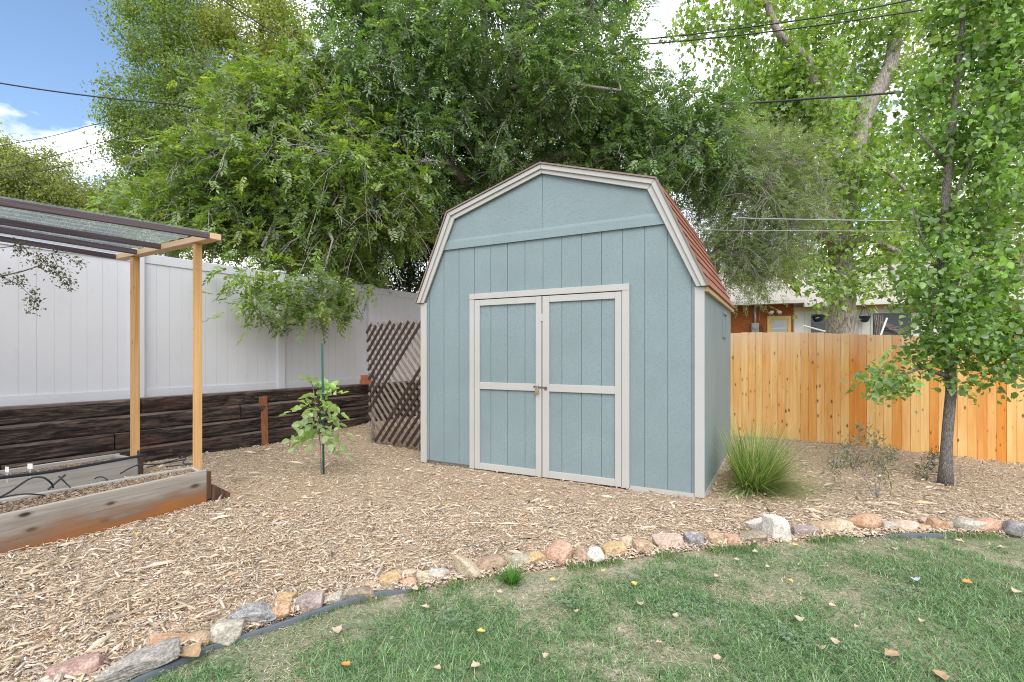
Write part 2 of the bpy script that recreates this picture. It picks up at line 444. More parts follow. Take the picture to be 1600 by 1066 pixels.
def bed_extra(g, c, r):
    z = g.new('ShaderNodeSeparateXYZ'); g.put(z.inputs[0], g.coord())
    n = g.noise(g.coord((1.4, 6, 5)), 1.3, 4, .6)
    k = g.math('ADD', z.outputs[2], g.math('MULTIPLY', g.math('SUBTRACT', n, .5), .26))
    k = g.math('ADD', k, g.math('MULTIPLY', z.outputs[0], -.004))
    st = g.ramp(g.math('ADD', k, -.02), [(.0, .95), (.06, .7), (.14, 0.)])
    bro = g.ramp(g.math('ADD', k, -.02), [(.10, .75), (.22, 0.)])
    c = g.mix(bro, c, (.16, .11, .075))
    return g.mix(st, c, g.mix(n, (.46, .19, .045), (.17, .05, .018)))
BED = m_wood('weathered_plank', (.26, .235, .205), (.46, .42, .37), 0, 34, 1.4, (.03, .024, .02), (2.6, 6, .17), .3, rough=.85, bump=.5, extra=bed_extra)
BEDGREY = m_wood('grey_plank', (.28, .27, .255), (.50, .475, .435), 0, 34, 1.4, (.10, .08, .07), (2.2, 6, .13), rough=.85, bump=.5)
BEDDARK = m_wood('stained_block', (.05, .028, .02), (.16, .085, .055), 2, 30, 2, rough=.85)
PINE = m_wood('new_pine', (.50, .27, .105), (.68, .43, .205), 2, 30, 1.2, (.26, .11, .04), (4, 9, .14), bump=.15)
PINEX = m_wood('pale_pine', (.58, .39, .23), (.74, .55, .36), 0, 34, 1.2, bump=.15)
RAFTER = m_wood('dark_rafter', (.050, .038, .044), (.165, .125, .138), 0, 40, 1.0, bump=.5, rough=.7)
LATTICE = m_wood('stained_lattice', (.024, .016, .013), (.072, .044, .036), 2, 40, 6, bump=.4)
LATTGREY = m_wood('weathered_lattice', (.13, .105, .09), (.30, .255, .225), 2, 40, 6, bump=.4)
def fence_extra(g, c, r):
    z = g.new('ShaderNodeSeparateXYZ'); g.put(z.inputs[0], g.coord())
    n = g.noise(g.coord((9, 9, 1.5)), 1, 4)
    k = g.math('ADD', z.outputs[2], g.math('MULTIPLY', g.math('SUBTRACT', n, .5), .5))
    c = g.mix(g.ramp(g.math('MULTIPLY', k, .6), [(.66, 0.), (.95, .6)]), c, (.66, .52, .40))
    return c
CEDAR = m_wood('cedar_board', (.68, .40, .13), (.85, .60, .29), 2, 34, 1.1, (.15, .05, .018), (4.6, 10.5, .20), 1.15, tint=(.84, .54, .25), bump=.25, extra=fence_extra)
SHINGLE = m_wood('red_shingle', (.25, .11, .075), (.38, .19, .14), 1, 60, 40, bump=.8, rough=.95, tint=(.8, .72, .7))
ROOFGREY = m_wood('grey_shingle', (.36, .325, .295), (.53, .49, .45), 1, 30, 20, bump=.5, rough=.95)
BRICKO = Mat('orange_brick', .85)
_b = BRICKO.new('ShaderNodeTexBrick'); BRICKO.put(_b.inputs['Vector'], BRICKO.coord((1, 1, 1), rot=(R(90), 0, 0)))
_b.inputs['Scale'].default_value = 4.6; _b.inputs['Color1'].default_value = (.34, .105, .028, 1); _b.inputs['Color2'].default_value = (.27, .078, .022, 1)
_b.inputs['Mortar'].default_value = (.24, .10, .05, 1); _b.inputs['Mortar Size'].default_value = .012
BRICKO.bump(_b.outputs['Fac'], -.3, .01); BRICKO = BRICKO.col(_b.outputs['Color'])
HWHITE = m_paint('house_white', (.66, .65, .63), .08, .3, dirt=(.36, .31, .26))
TRIMTAN = m_paint('tan_paint', (.60, .44, .20), .06, .2)
GLASS = m_plain('window_glass', (.025, .03, .035), .08, .6)
CURTAIN = m_plain('curtain_glass', (.42, .44, .50), .12, .6)
METALG = m_plain('galvanised', (.42, .42, .43), .4, .5, .6)
RUST = m_plain('rusty_steel', (.17, .115, .085), .55, .5, .5, .4, 60)
BRASS = m_plain('brass', (.42, .30, .16), .4, .5, .7)
POLY = m_plain('black_hose', (.018, .021, .03), .45, .5)
CABLE = m_plain('cable', (.035, .035, .04), .6)
CABLEG = m_plain('pale_cable', (.34, .34, .34), .6)
GREENST = m_plain('green_stake', (.015, .10, .08), .45)
WHITEP = m_plain('white_plastic', (.78, .78, .78), .5)
EDGING = m_plain('slate_edging', (.105, .12, .14), .6, .3, 0, .25, 14)
TERRA = m_plain('terracotta', (.38, .14, .07), .85)
BARK_GREY = m_bark('grey_bark', (.13, .11, .105), (.34, .30, .285))
BARK_MAPLE = m_bark('maple_bark', (.20, .17, .155), (.52, .475, .44), (13, 13, 2.2))
BARK_PEAR = m_bark('pear_bark', (.13, .115, .11), (.34, .31, .29), (38, 38, 11))
BARK_DARK = m_bark('dark_bark', (.06, .05, .045), (.20, .17, .155))
TWIG = m_bark('twig_bark', (.26, .235, .23), (.52, .48, .475), (20, 20, 8))
LEAF = m_leaf('leaf', .42, .40, .5)
LEAFM = m_leaf('matt_leaf', .45, .5, .35)
GRASSM = m_leaf('grass_blade', .30, .5, .35, 0)

# ------------------------------------------------------------------ ground
gnd_m = Mat('earth', .95, .1)
_n = gnd_m.noise(gnd_m.coord(), .9, 6); gnd_m = gnd_m.col(gnd_m.ramp(_n, [(.35, (.10, .085, .045)), (.65, (.16, .16, .07))]))
mb = MB(); mb.add([(-900, -900, -.24), (900, -900, -.24), (900, 900, -.24), (-900, 900, -.24)], [(0, 1, 2, 3)])
tag(mb.build('ground', gnd_m), kind='structure')

WF = lambda Y: -8.1 + .628 * Y            # line of the white fence
fd = Vector((.9148, -.4040)); fP = Vector((4.03, 7.38))   # line of the cedar fence
mulch_m = Mat('mulch', .95, .1)
co1 = mulch_m.coord()
n1 = mulch_m.noise(co1, 30, 6, .65, 1.2); n2 = mulch_m.noise(co1, .8, 4)
c = mulch_m.ramp(n1, [(.30, (.19, .145, .10)), (.50, (.42, .32, .225)), (.68, (.60, .49, .37))])
c = mulch_m.mix(mulch_m.ramp(n2, [(.35, 0.), (.7, .3)]), c, (.30, .19, .10))
mulch_m.bump(n1, 1, .02); mulch_m = mulch_m.col(c)
# a sheet that runs from the stone edging back to the fences
nx, ny = 150, 130
xs = np.linspace(-8, 9, nx); V = []
for x in xs:
    y0 = float(edge_y(x)) - .05
    for j in range(ny):
        y = y0 + (11.5 - y0) * (j / (ny - 1)) ** 1.2
        z = float(gz(x, y)) + .012 * noise.noise(Vector((x * 4, y * 4, 0))) + .006 * noise.noise(Vector((x * 14, y * 14, 3)))
        V.append((x, y, z - (.03 if j == 0 else .012)))
idx = np.arange(nx * ny).reshape(nx, ny)
Fq = np.stack([idx[:-1, :-1], idx[1:, :-1], idx[1:, 1:], idx[:-1, 1:]], -1).reshape(-1, 4)
tag(npmesh('mulch_bed', np.array(V), Fq, mulch_m, sm=True), kind='structure')
lawn_m = Mat('lawn_soil', .95, .1)
co1 = lawn_m.coord(); n1 = lawn_m.noise(co1, 45, 6, .7, 1.); n2 = lawn_m.noise(co1, 1.6, 4)
c = lawn_m.ramp(n1, [(.3, (.16, .14, .10)), (.5, (.33, .295, .22)), (.7, (.52, .47, .38))])
c = lawn_m.mix(lawn_m.ramp(n2, [(.4, 0.), (.6, .55)]), c, (.10, .15, .06))
lawn_m.bump(n1, .8, .015); lawn_m = lawn_m.col(c)
V = []; nyl = 60
for x in xs:
    y1 = float(edge_y(x)) + .03
    for j in range(nyl):
        y = y1 - (y1 + 7) * (j / (nyl - 1)) ** 1.6
        V.append((x, y, -.014 + .008 * noise.noise(Vector((x * 2, y * 2, 7)))))
idx = np.arange(nx * nyl).reshape(nx, nyl)
Fq = np.stack([idx[:-1, :-1], idx[:-1, 1:], idx[1:, 1:], idx[1:, :-1]], -1).reshape(-1, 4)
tag(npmesh('lawn', np.array(V), Fq, lawn_m, sm=True), kind='structure')

# ------------------------------------------------------------------ shed
SL = Vector((-1.0321, 5.7811)); SA = math.atan2(-.4757, .8796)
W_, D_ = 3.05, 2.44
def shed_local(P):   # world xy -> shed frame
    d = np.asarray(P) - np.array(SL); a = np.array([.8796, -.4757]); b = np.array([.4757, .8796])
    return d @ a, d @ b
def sw(s, t): return (SL.x + .8796 * s + .4757 * t, SL.y - .4757 * s + .8796 * t)
shed = empty('garden_shed', (SL.x, SL.y, 0), SA, 'blue grey gambrel roofed wooden shed with pale trim and double doors', 'shed')
prof = [(0, 1.80), (.43, 2.76), (1.525, 3.08), (2.62, 2.76), (3.05, 1.80)]
gx = lambda x: float(np.interp(x, [p[0] for p in prof], [p[1] for p in prof]))
mb = MB()
gro = [0.0] + [.105 + .2032 * k for k in range(0, 15) if 0.02 < .105 + .2032 * k < 3.04] + [3.05]
g2 = .0028
for a, b in zip(gro[:-1], gro[1:]):
    a2, b2 = a + (g2 if a > 0 else 0), b - (g2 if b < 3.05 else 0)
    z0 = .03
    segs = [(a2, b2, z0)]
    if b2 > .69 and a2 < 2.37:
        segs = []
        if a2 < .69: segs.append((a2, .69, z0)); segs.append((.69, b2, 1.85))
        elif b2 > 2.37: segs.append((a2, 2.37, 1.85)); segs.append((2.37, b2, z0))
        else: segs.append((a2, b2, 1.85))
    for p, q, zz in segs:
        mb.prism([(p, zz), (q, zz), (q, min(2.45, gx(q))), (p, min(2.45, gx(p)))], 0, .014)
mb.prism([(0.01, .04), (.69, .04), (.69, 1.85), (2.37, 1.85), (2.37, .04), (3.04, .04), (3.04, 1.8), (2.62, 2.7), (.43, 2.7), (.01, 1.8)], .0085, .04)
mb.build('front_wall', SIDING, shed)
mb = MB()   # upper gable sheet, its foot kicked out over the lower boards
for a, b in ((.235, 1.5242), (1.5258, 2.815)):
    zs = [2.392, 2.47, 2.50]; ys = [-.022, -.018, -.010]
    ed = lambda z: .43 * (z - 1.80) / .96 + .012
    xa = [ed(z) if a < 1 else a for z in zs]; xb = [b if a < 1 else 3.05 - ed(z) for z in zs]
    V = [(xa[0], ys[0], zs[0]), (xb[0], ys[0], zs[0]), (xb[1], ys[1], zs[1]), (xa[1], ys[1], zs[1]), (xb[2], ys[2], zs[2]), (xa[2], ys[2], zs[2])]
    V += [(1.5235, ys[2], 3.065), (.44, ys[2], 2.752)] if a < 1 else [(2.61, ys[2], 2.752), (1.5265, ys[2], 3.065)]
    V += [(xa[0], .0, zs[0]), (xb[0], 0, zs[0])]
    mb.add(V, [(0, 1, 2, 3), (3, 2, 4, 5), (5, 4, 6, 7), (0, 8, 9, 1)])
mb.build('gable_panel', SIDING, shed)
mb = MB()
for x0, x1, sgn in ((3.036, 3.05, 1), (0., .014, -1)):
    mb = MB()
    yy = .03
    while yy < D_ - .01:
        y2 = min(D_, yy + .2032)
        mb.box(x0, x1, yy + g2, y2 - g2, .03, 1.80); yy = y2
    mb.box(x0 - .02 if sgn > 0 else x1 - .005, x0 + .006 if sgn > 0 else x1 + .02, .041, D_ - .03, .04, 1.79)
    mb.build('side_wall', SIDING, shed)
mb = MB(); mb.prism([(0.02, .03), (3.03, .03), (3.03, 1.8), (2.62, 2.72), (1.525, 3.05), (.43, 2.72), (.02, 1.8)], D_ - .028, D_ - .002); mb.build('back_wall', SIDING, shed)
mb = MB()
mb.box(.03, 3.03, .05, D_ - .04, -.05, .028); mb.box(2.41, 3.046, -.008, .045, -.06, .029); mb.box(3.02, 3.053, .05, D_, -.06, .029)
mb.build('base_skid', TRIM, shed)
for x0, x1 in ((-.006, .078), (2.975, 3.056)):
    mb = MB(); mb.box(x0, x1, -.021, -.001, .0, 1.815); mb.build('corner_trim', TRIM, shed, bevel=.003)
O = [(-.035, 1.815), (.40, 2.79), (1.525, 3.125), (2.65, 2.79), (3.085, 1.815)]
Mi = [(.012, 1.815), (.435, 2.752), (1.525, 3.078), (2.615, 2.752), (3.038, 1.815)]
I = [(.055, 1.815), (.475, 2.715), (1.525, 3.038), (2.575, 2.715), (2.995, 1.815)]
for k in range(4):
    mb = MB()
    e_ = .0012
    for A_, B_, y0 in ((O, Mi, -.062), (Mi, I, -.044)):
        p, q, r_, s_ = A_[k], A_[k + 1], B_[k + 1], B_[k]
        lp = lambda a, b, t: (a[0] + (b[0] - a[0]) * t, a[1] + (b[1] - a[1]) * t)
        mb.prism([lp(s_, r_, e_), lp(r_, s_, e_), lp(q, p, e_), lp(p, q, e_)], y0, -.0235 if A_ is O else -.0236)
    mb.build('rake_trim', TRIM, shed, bevel=.003)
def off_line(P, d):
    out = []
    for i, p_ in enumerate(P):
        ns = []
        for a_, b_ in ((i - 1, i), (i, i + 1)):
            if a_ >= 0 and b_ < len(P):
                t_ = Vector((P[b_][0] - P[a_][0], P[b_][1] - P[a_][1])).normalized(); ns.append(Vector((-t_.y, t_.x)))
        n_ = sum(ns, Vector((0, 0))).normalized(); n_ = n_ * (d / max(.3, n_.dot(ns[0]))); out.append((p_[0] + n_.x, p_[1] + n_.y))
    return out
Oa, Ob = off_line(O, .0012), off_line(O, .016)
for k in range(4):
    mb = MB(); mb.prism([Oa[k], Oa[k + 1], Ob[k + 1], Ob[k]][::-1], -.0745, -.0695); mb.build('drip_edge', DRIP, shed)
# roof: sheathing plus shingle courses on each slope
for nm, k in (('roof_slope', 0), ('roof_slope', 1), ('roof_slope', 2), ('roof_slope', 3)):
    mb = MB(); p, q = Vector((O[k][0], 0, O[k][1])), Vector((O[k + 1][0], 0, O[k + 1][1]))
    d = (q - p); ln = d.length; d.normalize(); nrm = Vector((-d.z, 0, d.x))
    y0, y1 = -.068, D_ + .06
    lo = nrm * -.014; hi = nrm * .004
    mb.hexa([p + lo + Vector((0, y0 + .01, 0)), q + lo + Vector((0, y0 + .01, 0)), q + lo + Vector((0, y1, 0)), p + lo + Vector((0, y1, 0)),
             p + hi + Vector((0, y0 + .01, 0)), q + hi + Vector((0, y0 + .01, 0)), q + hi + Vector((0, y1, 0)), p + hi + Vector((0, y1, 0))])
    up = q.z > p.z; a, b = (p, q) if up else (q, p); dd = (b - a).normalized()
    nc = max(5, round(ln / .128)); st = ln / nc
    for i in range(nc):
        y = y0 - (.15 if i % 2 else 0)
        while y < y1:
            ya, yb = max(y0, y) + .0015, min(y1, y + .3) - .0015; y += .3
            if yb - ya < .03: continue
            jit = random.uniform(-.004, .004)
            f0 = a + dd * (i * st + jit) ; f1 = a + dd * min(ln, (i + 1) * st + .02)
            t0, t1 = nrm * .016, nrm * .0055
            pts = [f0 + nrm * .0045, f1 + nrm * .0035, f1 + t1, f0 + t0]
            mb.add([(v.x, ya, v.z) for v in pts] + [(v.x, yb, v.z) for v in pts],
                   [(0, 1, 2, 3), (7, 6, 5, 4), (0, 4, 5, 1), (1, 5, 6, 2), (2, 6, 7, 3), (3, 7, 4, 0)])
    mb.build(nm, SHINGLE, shed)
mb = MB()
OCHRE = m_paint('eave_ochre', (.50, .37, .20), .06, .2)
for x0, x1 in ((3.052, 3.083), (-.033, -.002)):
    mb = MB(); mb.box(x0, x1, -.02, D_ + .05, 1.775, 1.812); mb.build('eave_trim', OCHRE, shed)
# door casing
for nm, b in (('door_casing', (.66, .716, -.021, -.001, .0, 1.822)), ('door_casing', (2.338, 2.406, -.021, -.001, .0, 1.822)), ('door_casing', (.66, 2.406, -.0225, -.001, 1.8235, 1.884))):
    mb = MB(); mb.box(*b); mb.build(nm, TRIM, shed, bevel=.003)
mb = MB(); mb.box(.69, 2.37, .03, .045, .02, 1.85); mb.build('gap_shade_sheet', PAINTED_GAP_SHADE, shed)  # near-black sheet, its colour stands in for shade in the door gaps
for x0, x1, r0, r1 in ((.722, 1.517, .066, .064), (1.527, 2.333, .074, .062)):
    dr = MB()
    xa = x0 + .03
    cuts = [x0 + .04] + [g for g in gro if x0 + .08 < g < x1 - .08] + [x1 - .04]
    for a, b in zip(cuts[:-1], cuts[1:]):
        for z0, z1 in ((.05, .90), (.905, 1.79)): dr.box(a + .003, b - .003, .002, .016, z0, z1)
    dr.box(x0 + .03, x1 - .03, .0095, .028, .04, 1.80)
    door = dr.build('door', SIDING, shed)
    fr = MB()
    fr.box(x0, x0 + r0, -.018, .001, .004, 1.815); fr.box(x1 - r1, x1, -.018, .001, .004, 1.815)
    for z0, z1 in ((.004, .072), (.862, .936), (1.752, 1.815)): fr.box(x0 + r0 + .0006, x1 - r1 - .0006, -.0172, .001, z0, z1)
    fr.build('door_frame', TRIM, door, bevel=.003)
    if x0 < 1:
        hs = MB(); hs.box(1.43, 1.478, -.0215, -.0185, .900, .916); hs.box(1.478, 1.58, -.0245, -.0195, .895, .909)
        hs.tube([(1.468, -.024, .908), (1.468, -.04, .908), (1.478, -.04, .908), (1.488, -.04, .908), (1.488, -.024, .908)], .004, 6)
        for xx in (1.437, 1.56, 1.572): hs.tube([(xx, -.026, .905), (xx, -.02, .905)], .006, 8)
        hs.box(1.552, 1.58, -.0255, -.0245, .878, .893)
        hs.build('hasp', RUST, door)
mb = MB(); mb.box(1.506, 1.534, -.0215, -.0185, 1.565, 1.64); mb.build('latch_plate', TRIM, shed)
# vent on the right wall
mb = MB(); mb.box(3.051, 3.064, 1.45, 1.462, 1.42, 1.70); mb.box(3.051, 3.064, 1.80, 1.812, 1.42, 1.70); mb.box(3.051, 3.064, 1.4625, 1.7995, 1.42, 1.432); mb.box(3.051, 3.064, 1.4625, 1.7995, 1.688, 1.70)
mb.build('wall_vent', SIDING, shed)
# padlock hanging in the hasp
x, y = sw(1.478, -.046)
pl = empty('padlock', (x, y, .86), SA, 'small tarnished padlock hanging from the hasp between the shed doors', 'padlock')
mb = MB(); mb.box(-.021, .021, -.008, .008, -.02, .016); mb.build('lock_body', BRASS, pl, bevel=.004)
mb = MB(); mb.tube([(-.013, 0, .016), (-.013, 0, .036), (-.008, 0, .045), (0, 0, .048), (.008, 0, .045), (.013, 0, .036), (.013, 0, .016)], .0035, 8); mb.build('shackle', METALG, pl, sm=True)

# ------------------------------------------------------------------ white vinyl fence on the timber wall
wdir = Vector((.628, 1, 0)).normalized(); WA = math.atan2(wdir.y, wdir.x)
Y0 = 1.4; wroot = Vector((WF(Y0), Y0, 0)); LEN = (10.15 - Y0) / wdir.y
wl = lambda Y: (Y - Y0) / wdir.y
wf = empty('vinyl_fence', wroot, WA, 'white vinyl privacy fence standing on dark timber wall', 'fence')
posts = [wl(y) for y in (1.4, 2.9, 4.4, 5.9, 7.43, 8.88, 10.15)]
ZB, ZT = .735, 2.425
for p in posts:
    mb = MB(); mb.box(p - .058, p + .058, -.062, .058, .55, ZT + .005)
    po = mb.build('fence_post', VINYL, wf, bevel=.006)
    mb = MB(); mb.hexa([(p - .07, -.074, ZT + .006), (p + .07, -.074, ZT + .006), (p + .07, .07, ZT + .006), (p - .07, .07, ZT + .006), (p - .06, -.064, ZT + .035), (p + .06, -.064, ZT + .035), (p + .06, .06, ZT + .035), (p - .06, .06, ZT + .035)])
    mb.build('post_cap', VINYL, po, bevel=.004)
for a, b in zip(posts[:-1], posts[1:]):
    a += .0585; b -= .0585
    mb = MB(); mb.box(a, b, -.025, .025, ZT - .115, ZT); mb.build('top_rail', VINYL, wf, bevel=.006)
    mb = MB(); mb.box(a, b, -.030, .025, ZB - .03, ZB + .085); mb.box(a, b, -.0305, -.0295, ZB + .04, ZB + .046, mi=0); mb.build('bottom_rail', VINYL, wf, bevel=.006)
    mb = MB(); n = 12; st = (b - a) / n
    for k in range(n):
        mb.box(a + k * st + .0018, a + (k + 1) * st - .0018, -.012, .010, ZB + .0855, ZT - .1155)
    mb.box(a, b, -.0095, .006, ZB + .086, ZT - .116)
    mb.build('fence_panel', VINYL, wf)

# railway-sleeper retaining wall (same frame as the fence, y<0 is the yard side)
tw = empty('timber_wall', wroot, WA, 'dark weathered railway sleeper retaining wall under the white fence', 'retaining wall')
courses = [(.555, .728, .225, (0, 2.3, 5.27, 7.75, 9.95)), (.372, .552, .262, (0, 1.4, 3.9, 6.4, 8.6, 9.95)), (.19, .369, .285, (0, 2.6, 5.0, 7.3, 9.95)), (-.06, .187, .305, (0, 1.5, 4.1, 6.7, 9.95))]
for z0, z1, off, js in courses:
    for a, b in zip(js[:-1], js[1:]):
        mb = MB(); m = max(4, int((b - a) / .09)); P = []; r = random.random()
        dz = random.uniform(-.006, .003); dy = random.uniform(-.012, .012)
        ring = []
        for i in range(m + 1):
            x = a + .006 + (b - a - .012) * i / m
            w = lambda s: .012 * noise.noise(Vector((x * 2.3, s * 5 + z0 * 9, r * 9))) + .008 * noise.noise(Vector((x * 8, s * 7, r * 5)))
            ys, ye = -off + dy, -.0665 - random.random() * .0005
            ring.append([(x, ys + w(1) + .012, z0 + .002), (x, ys + w(2), z0 + .02), (x, ys + w(3) * 1.4, (z0 + z1) / 2), (x, ys + w(4), z1 + dz - .022),
                         (x, ys + .022 + w(5), z1 + dz + w(5) * .25), (x, ye, z1 + dz + w(6) * .25), (x, ye, z0 + .002)])
        V = [p for rg in ring for p in rg]
        Fc = [(i * 7 + j, (i + 1) * 7 + j, (i + 1) * 7 + (j + 1) % 7, i * 7 + (j + 1) % 7) for i in range(m) for j in range(7)]
        Fc += [tuple(range(6, -1, -1))[::-1], tuple(m * 7 + j for j in range(6, -1, -1))]
        mb.add(V, Fc, r); mb.build('sleeper', TIE, tw)
mb = MB(); mb.box(-.2, 10.2, -.060, .9, -.1, .70); tag(mb.build('bank', gnd_m, None, wroot, WA), kind='structure')
# leaning stake
x, y = gnd(413, 694)
st_ = empty('wooden_stake', (x, y, 0), WA, 'short reddish brown stake leaning against the dark timber wall', 'stake')
mb = MB(); mb.hexa([(-.045, -.04, -.1), (.04, -.04, -.1), (.04, .04, -.1), (-.045, .04, -.1), (-.02, .05, .64), (.075, .05, .655), (.075, .125, .655), (-.02, .125, .64)]); mb.build('shaft', m_wood('red_stake', (.13, .045, .022), (.30, .13, .065), 2, 30, 1.5, bump=.5), st_, bevel=.004)
st_.location.y += .0
# terracotta block on the wall end
bt = at(571, 592, 8.35)
mb = MB(); mb.box(-.08, .08, -.05, .05, 0, .08); mb.box(-.06, .085, -.045, .05, .082, .15, r=.7)
o = mb.build('brick', TERRA, None, (bt.x, bt.y, .735), WA, bevel=.004); tag(o, 'orange clay bricks stacked on the end of the timber wall beside the lattice', 'brick')

# ------------------------------------------------------------------ lattice leaning beside the shed
lx, ly = -1.99, 7.02; LA = math.atan2(-.60, .80)
la = empty('lattice_panel', (lx, ly, 0), LA, 'dark wooden lattice panel leaning behind the left edge of the shed', 'lattice')
WL, HL = 1.46, 1.64
def clip_seg(p, d, w0, w1, h0, h1):
    t0, t1 = -9., 9.
    for a, da, lo, hi in ((p[0], d[0], w0, w1), (p[1], d[1], h0, h1)):
        ta, tb = (lo - a) / da, (hi - a) / da
        if ta > tb: ta, tb = tb, ta
        t0, t1 = max(t0, ta), min(t1, tb)
    return (t0, t1) if t1 - t0 > .08 else None
def lat_pt(x, z, y):   # sheared a little: its left edge leans
    return (x - .11 + (HL - z) * .10 - .06, y + z * .05, z + .02)
for sgn, y, mat_, nm in ((1, -.006, LATTICE, 'front_slats'), (-1, .006, LATTGREY, 'rear_slats')):
    mb = MB(); k = -14
    while k < 30:
        d = (math.cos(R(47)), sgn * math.sin(R(47))); p = (k * .128, 0 if sgn > 0 else HL)
        lo_cut = .0 + random.uniform(-.03, .03)
        t = clip_seg(p, d, random.uniform(0, .03), WL, lo_cut + .02, HL + random.uniform(-.03, .03))
        if t:
            a = (p[0] + d[0] * t[0], p[1] + d[1] * t[0]); b = (p[0] + d[0] * t[1], p[1] + d[1] * t[1])
            if not (sgn > 0 and a[0] < .1 and a[1] < .42 and random.random() < .7):
                mb.beam(lat_pt(a[0], a[1], y), lat_pt(b[0], b[1], y), .040, .008, up=(0, 1, .05))
        k += 1
    mb.build(nm, mat_, la)
mb = MB(); mb.beam((.02, .05, -.04), (-.04, .10, .95), .06, .03); mb.build('prop_stake', LATTGREY, la)

# ------------------------------------------------------------------ raised beds
def chips(n, fx, Lr=(.012, .05), zt=.02, tilt=.25, cols=None, wts=None, thick=.0025, wr=(.18, .4)):
    """wood chips as little tapered slabs lying every way"""
    P = fx(n); n = len(P)
    L = np.exp(rng.uniform(np.log(Lr[0]), np.log(Lr[1]), n)); W = L * rng.uniform(*wr, n)
    W = np.minimum(W, .013 + .006 * rng.random(n))
    yaw = rng.uniform(0, 2 * np.pi, n); el = rng.standard_normal(n) * tilt; ro = rng.standard_normal(n) * tilt * 1.3
    d = np.stack([np.cos(yaw) * np.cos(el), np.sin(yaw) * np.cos(el), np.sin(el)], 1)
    s0 = np.stack([-np.sin(yaw), np.cos(yaw), np.zeros(n)], 1); u0 = np.cross(d, s0)
    s = s0 * np.cos(ro)[:, None] + u0 * np.sin(ro)[:, None]; u = np.cross(d, s)
    t1, t2 = rng.uniform(.35, 1, n), rng.uniform(.25, 1, n); sk = rng.uniform(-.2, .2, n)
    P = P + np.stack([np.zeros(n), np.zeros(n), rng.random(n) * zt + np.abs(np.sin(el)) * L * .35], 1)
    bend = rng.uniform(-.08, .12, n) * L
    rows = [(-.5, t1, 0), (sk * .4, np.ones(n), 1), (.5, t2, 0)]
    top = []
    for a, w, b in rows:
        a = np.broadcast_to(a, n)
        for sg in (-.5, .5):
            top.append(P + d * (a * L)[:, None] + s * (sg * w * W)[:, None] + u * ((bend * b) + thick)[:, None])
    bot = [t - u * (thick * 1.6) for t in (top[0], top[1], top[4], top[5])]
    V = np.stack(top + bot, 1)
    T = np.array([(0, 2, 3, 1), (2, 4, 5, 3), (6, 0, 1, 7), (5, 4, 8, 9)]); k = 10
    T2 = np.array([(6, 8, 4, 2, 0), (1, 3, 5, 9, 7)])
    base = (np.arange(n) * k)[:, None, None]
    c = pal(n, cols, wts, .16)
    return V.reshape(-1, 3), [(base + T[None]).reshape(-1, 4), (base + T2[None]).reshape(-1, 5)], np.repeat(c, k, 0)
CHIPC = [(0.643, 0.524, 0.391), (0.55, 0.433, 0.323), (0.395, 0.3, 0.222), (0.187, 0.134, 0.102), (0.747, 0.653, 0.533), (0.519, 0.471, 0.437), (0.581, 0.407, 0.215)]
CHIPW = [.28, .21, .11, .06, .14, .17, .03]
chip_g = Mat('wood_chip', .9, .12); _cc = chip_g.attr('col', 'Color'); _cn = chip_g.noise(chip_g.coord(), 160, 3)
CHIP = chip_g.col(chip_g.mix(chip_g.ramp(_cn, [(.35, .35), (.65, 0.)]), _cc, (.6, .52, .45), 'MULTIPLY'))

